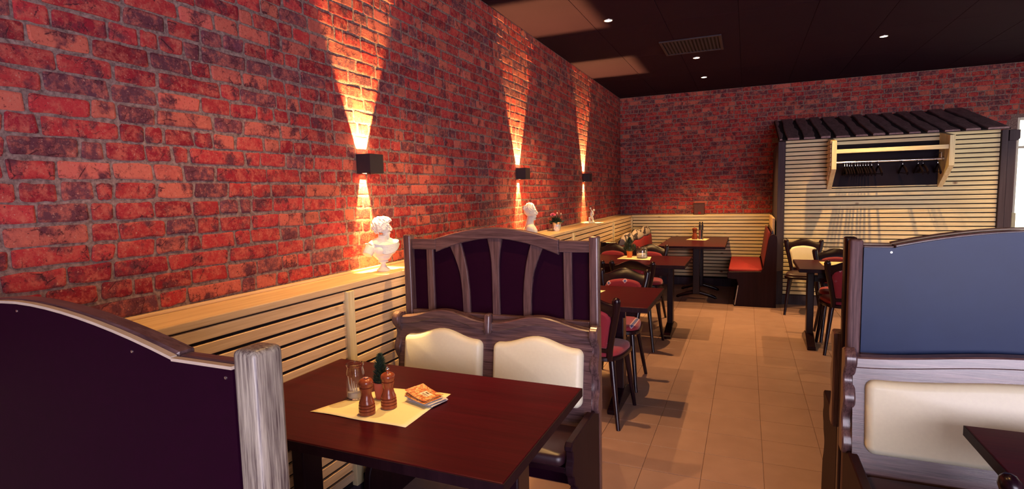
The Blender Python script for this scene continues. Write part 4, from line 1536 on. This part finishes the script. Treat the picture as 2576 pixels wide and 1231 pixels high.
def mill_obj(name, label, x, y, h, r, knob, z=TZ + 0.0035, mat='mill'):
    t = thing(name, label, 'mill', (x, y, z), 0, 'turned pepper mills')
    s = h
    pr = [(1.0, 0), (1.0, 0.09), (0.90, 0.105), (1.0, 0.12), (1.0, 0.175), (0.88, 0.19), (0.98, 0.205), (0.98, 0.255), (0.85, 0.27), (0.94, 0.285), (0.93, 0.33),
          (0.78, 0.40), (0.66, 0.50), (0.64, 0.56), (0.70, 0.64), (0.80, 0.70), (0.82, 0.735), (0.70, 0.745)]
    MB().lathe([(a * r, b * s) for a, b in pr], 28).build('body', M[mat], t, smooth=45)
    hd = [(0.70, 0.746), (0.78, 0.755), (0.80, 0.80), (0.86, 0.825), (0.90, 0.86), (0.88, 0.91), (0.74, 0.955), (0.45, 0.985), (0.15, 0.995)]
    MB().lathe([(a * r, b * s) for a, b in hd], 28).build('head', M[mat], t, smooth=45)
    if knob:
        MB().lathe([(0.0035, 0), (0.0035, 0.006), (0.006, 0.009), (0.0065, 0.013), (0.003, 0.018)], 14, 0, 0, s * 0.992).build('knob', M['chrome'], t, smooth=True)
    else:
        MB().lathe([(0.010, 0), (0.009, 0.002), (0.003, 0.003)], 14, 0, 0, s * 0.987).build('knob', M['chrome'], t, smooth=True)
    return t


mill_obj('pepper_mill', 'turned brown mill with flat metal top, in front on the paper sheet', -1.172, 1.440, 0.124, 0.0275, False)
mill_obj('pepper_mill', 'turned brown mill with a raised chrome knob beside the flyers', -1.135, 1.512, 0.125, 0.0275, True)


def jar(label, x, y, h, r, fill, z=TZ + 0.0035):
    t = thing('glass_jar', label, 'jar', (x, y, z), 0, 'glass jars on the tables')
    out = [(r * 0.94, 0.0), (r, 0.004), (r, h * 0.66), (r * 0.93, h * 0.78), (r * 0.86, h * 0.86), (r * 0.86, h * 0.92), (r * 0.96, h * 0.94), (r * 0.96, h)]
    inn = [(a - 0.0022, b) for a, b in out[::-1]]
    inn[-2] = (r - 0.0022, 0.006)
    inn[-1] = (r * 0.5, 0.0045)
    MB().lathe(out + inn, 32).build('glass', M['glass'], t, smooth=50)
    f = random.Random(int(x * 1000))
    MB().lathe([(r - 0.0035, 0.0065), (r - 0.0035, fill * 0.8), (r * 0.6, fill), (0.002, fill * 0.93)], 20).build('filling', M['white'], t, smooth=True)
    return t


j1 = jar('clear glass jar with white sticks standing behind the two mills', -1.305, 1.548, 0.128, 0.0335, 0.032)
for k in range(7):
    a = -0.8 - 2 * k / 6
    MB().tube([(0.022 * math.cos(a), 0.022 * math.sin(a), 0.033), (0.0265 * math.cos(a), 0.0265 * math.sin(a), 0.058 + 0.012 * (k % 3))], [0.0028, 0.0012], 6).build('stick', M['white'], j1)
jar('round glass sugar jar half full of white sachets', -1.035, 5.965, 0.125, 0.058, 0.052)


def plant(label, x, y, potm, pr, ph_, top, spread, n, z=TZ + 0.0035):
    t = thing('potted_plant', label, 'plant', (x, y, z), 0, 'small potted plants on the tables')
    MB().lathe([(pr * 0.72, 0), (pr, ph_ * 0.98), (pr * 0.92, ph_), (pr * 0.86, ph_ * 0.9)], 22).build('pot', M[potm], t, smooth=50)
    rnd = random.Random(n)
    mb = MB()
    for k in range(n):
        u = rnd.random()
        a = rnd.uniform(0, 2 * PI)
        zz = ph_ * 0.9 + (top - ph_) * u
        r = spread * (1 - u) ** 0.7
        p = Vector((r * 0.45 * math.cos(a), r * 0.45 * math.sin(a), zz))
        d = Vector((math.cos(a) * 0.8, math.sin(a) * 0.8, 0.7)).normalized()
        q = p + d * (0.012 + 0.35 * r)
        w = d.cross(Vector((0, 0, 1))).normalized() * 0.0035
        mb.add([p - w, p + w, q, p + d * 0.004 + Vector((0, 0, 0.003))], [(0, 1, 2), (0, 2, 3), (1, 3, 2)])
    mb.tube([(0, 0, ph_ * 0.85), (0, 0, top - 0.01)], [0.004 + spread * 0.25, 0.003], 8)
    stuff(mb.build('foliage', M['leaf'], t))
    return t


plant('small dark green spiky plant in a terracotta pot between the mills', -1.213, 1.575, 'terracotta', 0.029, 0.062, 0.168, 0.038, 420)
plant('dark green plant in a bright orange pot beside the sugar jar', -1.175, 5.985, 'orange_pot', 0.034, 0.075, 0.225, 0.105, 520)

# flyers: a loose stack, the top one bent up
random.seed(5)
base = Vector((-1.048, 1.602, 0))
for k in range(8):
    z = TZ + 0.0042 + k * 0.0030
    lab = ['grey-edged flyer at the bottom of the printed stack', 'printed flyer second from the bottom of the stack', 'printed flyer third from the bottom of the stack',
           'printed flyer fourth from the bottom of the stack', 'printed flyer in the upper half of the stack', 'printed flyer third from the top of the stack',
           'printed flyer second from the top of the stack', 'orange printed flyer with pale label, bent up on top of the stack'][k]
    n = 8
    vs, fs = [], []
    for i in range(n + 1):
        u = i / n
        lift = (0.016 if k == 7 else 0.010 * k / 7) * (1 - u) ** 2
        for w in (0, 1):
            for th in (0, 0.0012):
                vs.append((-0.055 + 0.11 * u, -0.042 + 0.084 * w, lift + th))
    for i in range(n):
        a = i * 4
        b = a + 4
        fs += [(a + 1, b + 1, b + 3, a + 3), (a, a + 2, b + 2, b), (a, b, b + 1, a + 1), (a + 2, a + 3, b + 3, b + 2)]
    fs += [(0, 1, 3, 2), (n * 4, n * 4 + 2, n * 4 + 3, n * 4 + 1)]
    o = tag(MB().add(vs, fs).build('flyer', M['card'] if k > 4 else M['cardside']), lab, 'flyer', 'printed flyers on the paper sheet')
    o.location = (base.x + random.uniform(-.006, .006) + (0.012 if k < 4 else 0), base.y + random.uniform(-.006, .006), z)
    o.rotation_euler = (0, 0, R_(-16 + random.uniform(-5, 5)))

# cruet set on the pedestal table
mill_obj('pepper_mill', 'brown mill beside the chrome cruet on the pedestal table', -0.688, 8.36, 0.17, 0.040, True)
cr = thing('cruet', 'chrome cruet with two black stoppers on the pedestal table', 'cruet', (-0.600, 8.34, TZ + 0.0035), 0)
MB().lathe([(0.036, 0), (0.037, 0.01), (0.030, 0.02), (0.030, 0.13), (0.024, 0.14)], 22).build('body', M['chrome'], cr, smooth=50)
for sx in (-0.016, 0.018):
    MB().lathe([(0.015, 0), (0.015, 0.07), (0.009, 0.085), (0.009, 0.115), (0.004, 0.12)], 14, sx, 0, 0.138).build('stopper', M['cap_black'], cr, smooth=50)
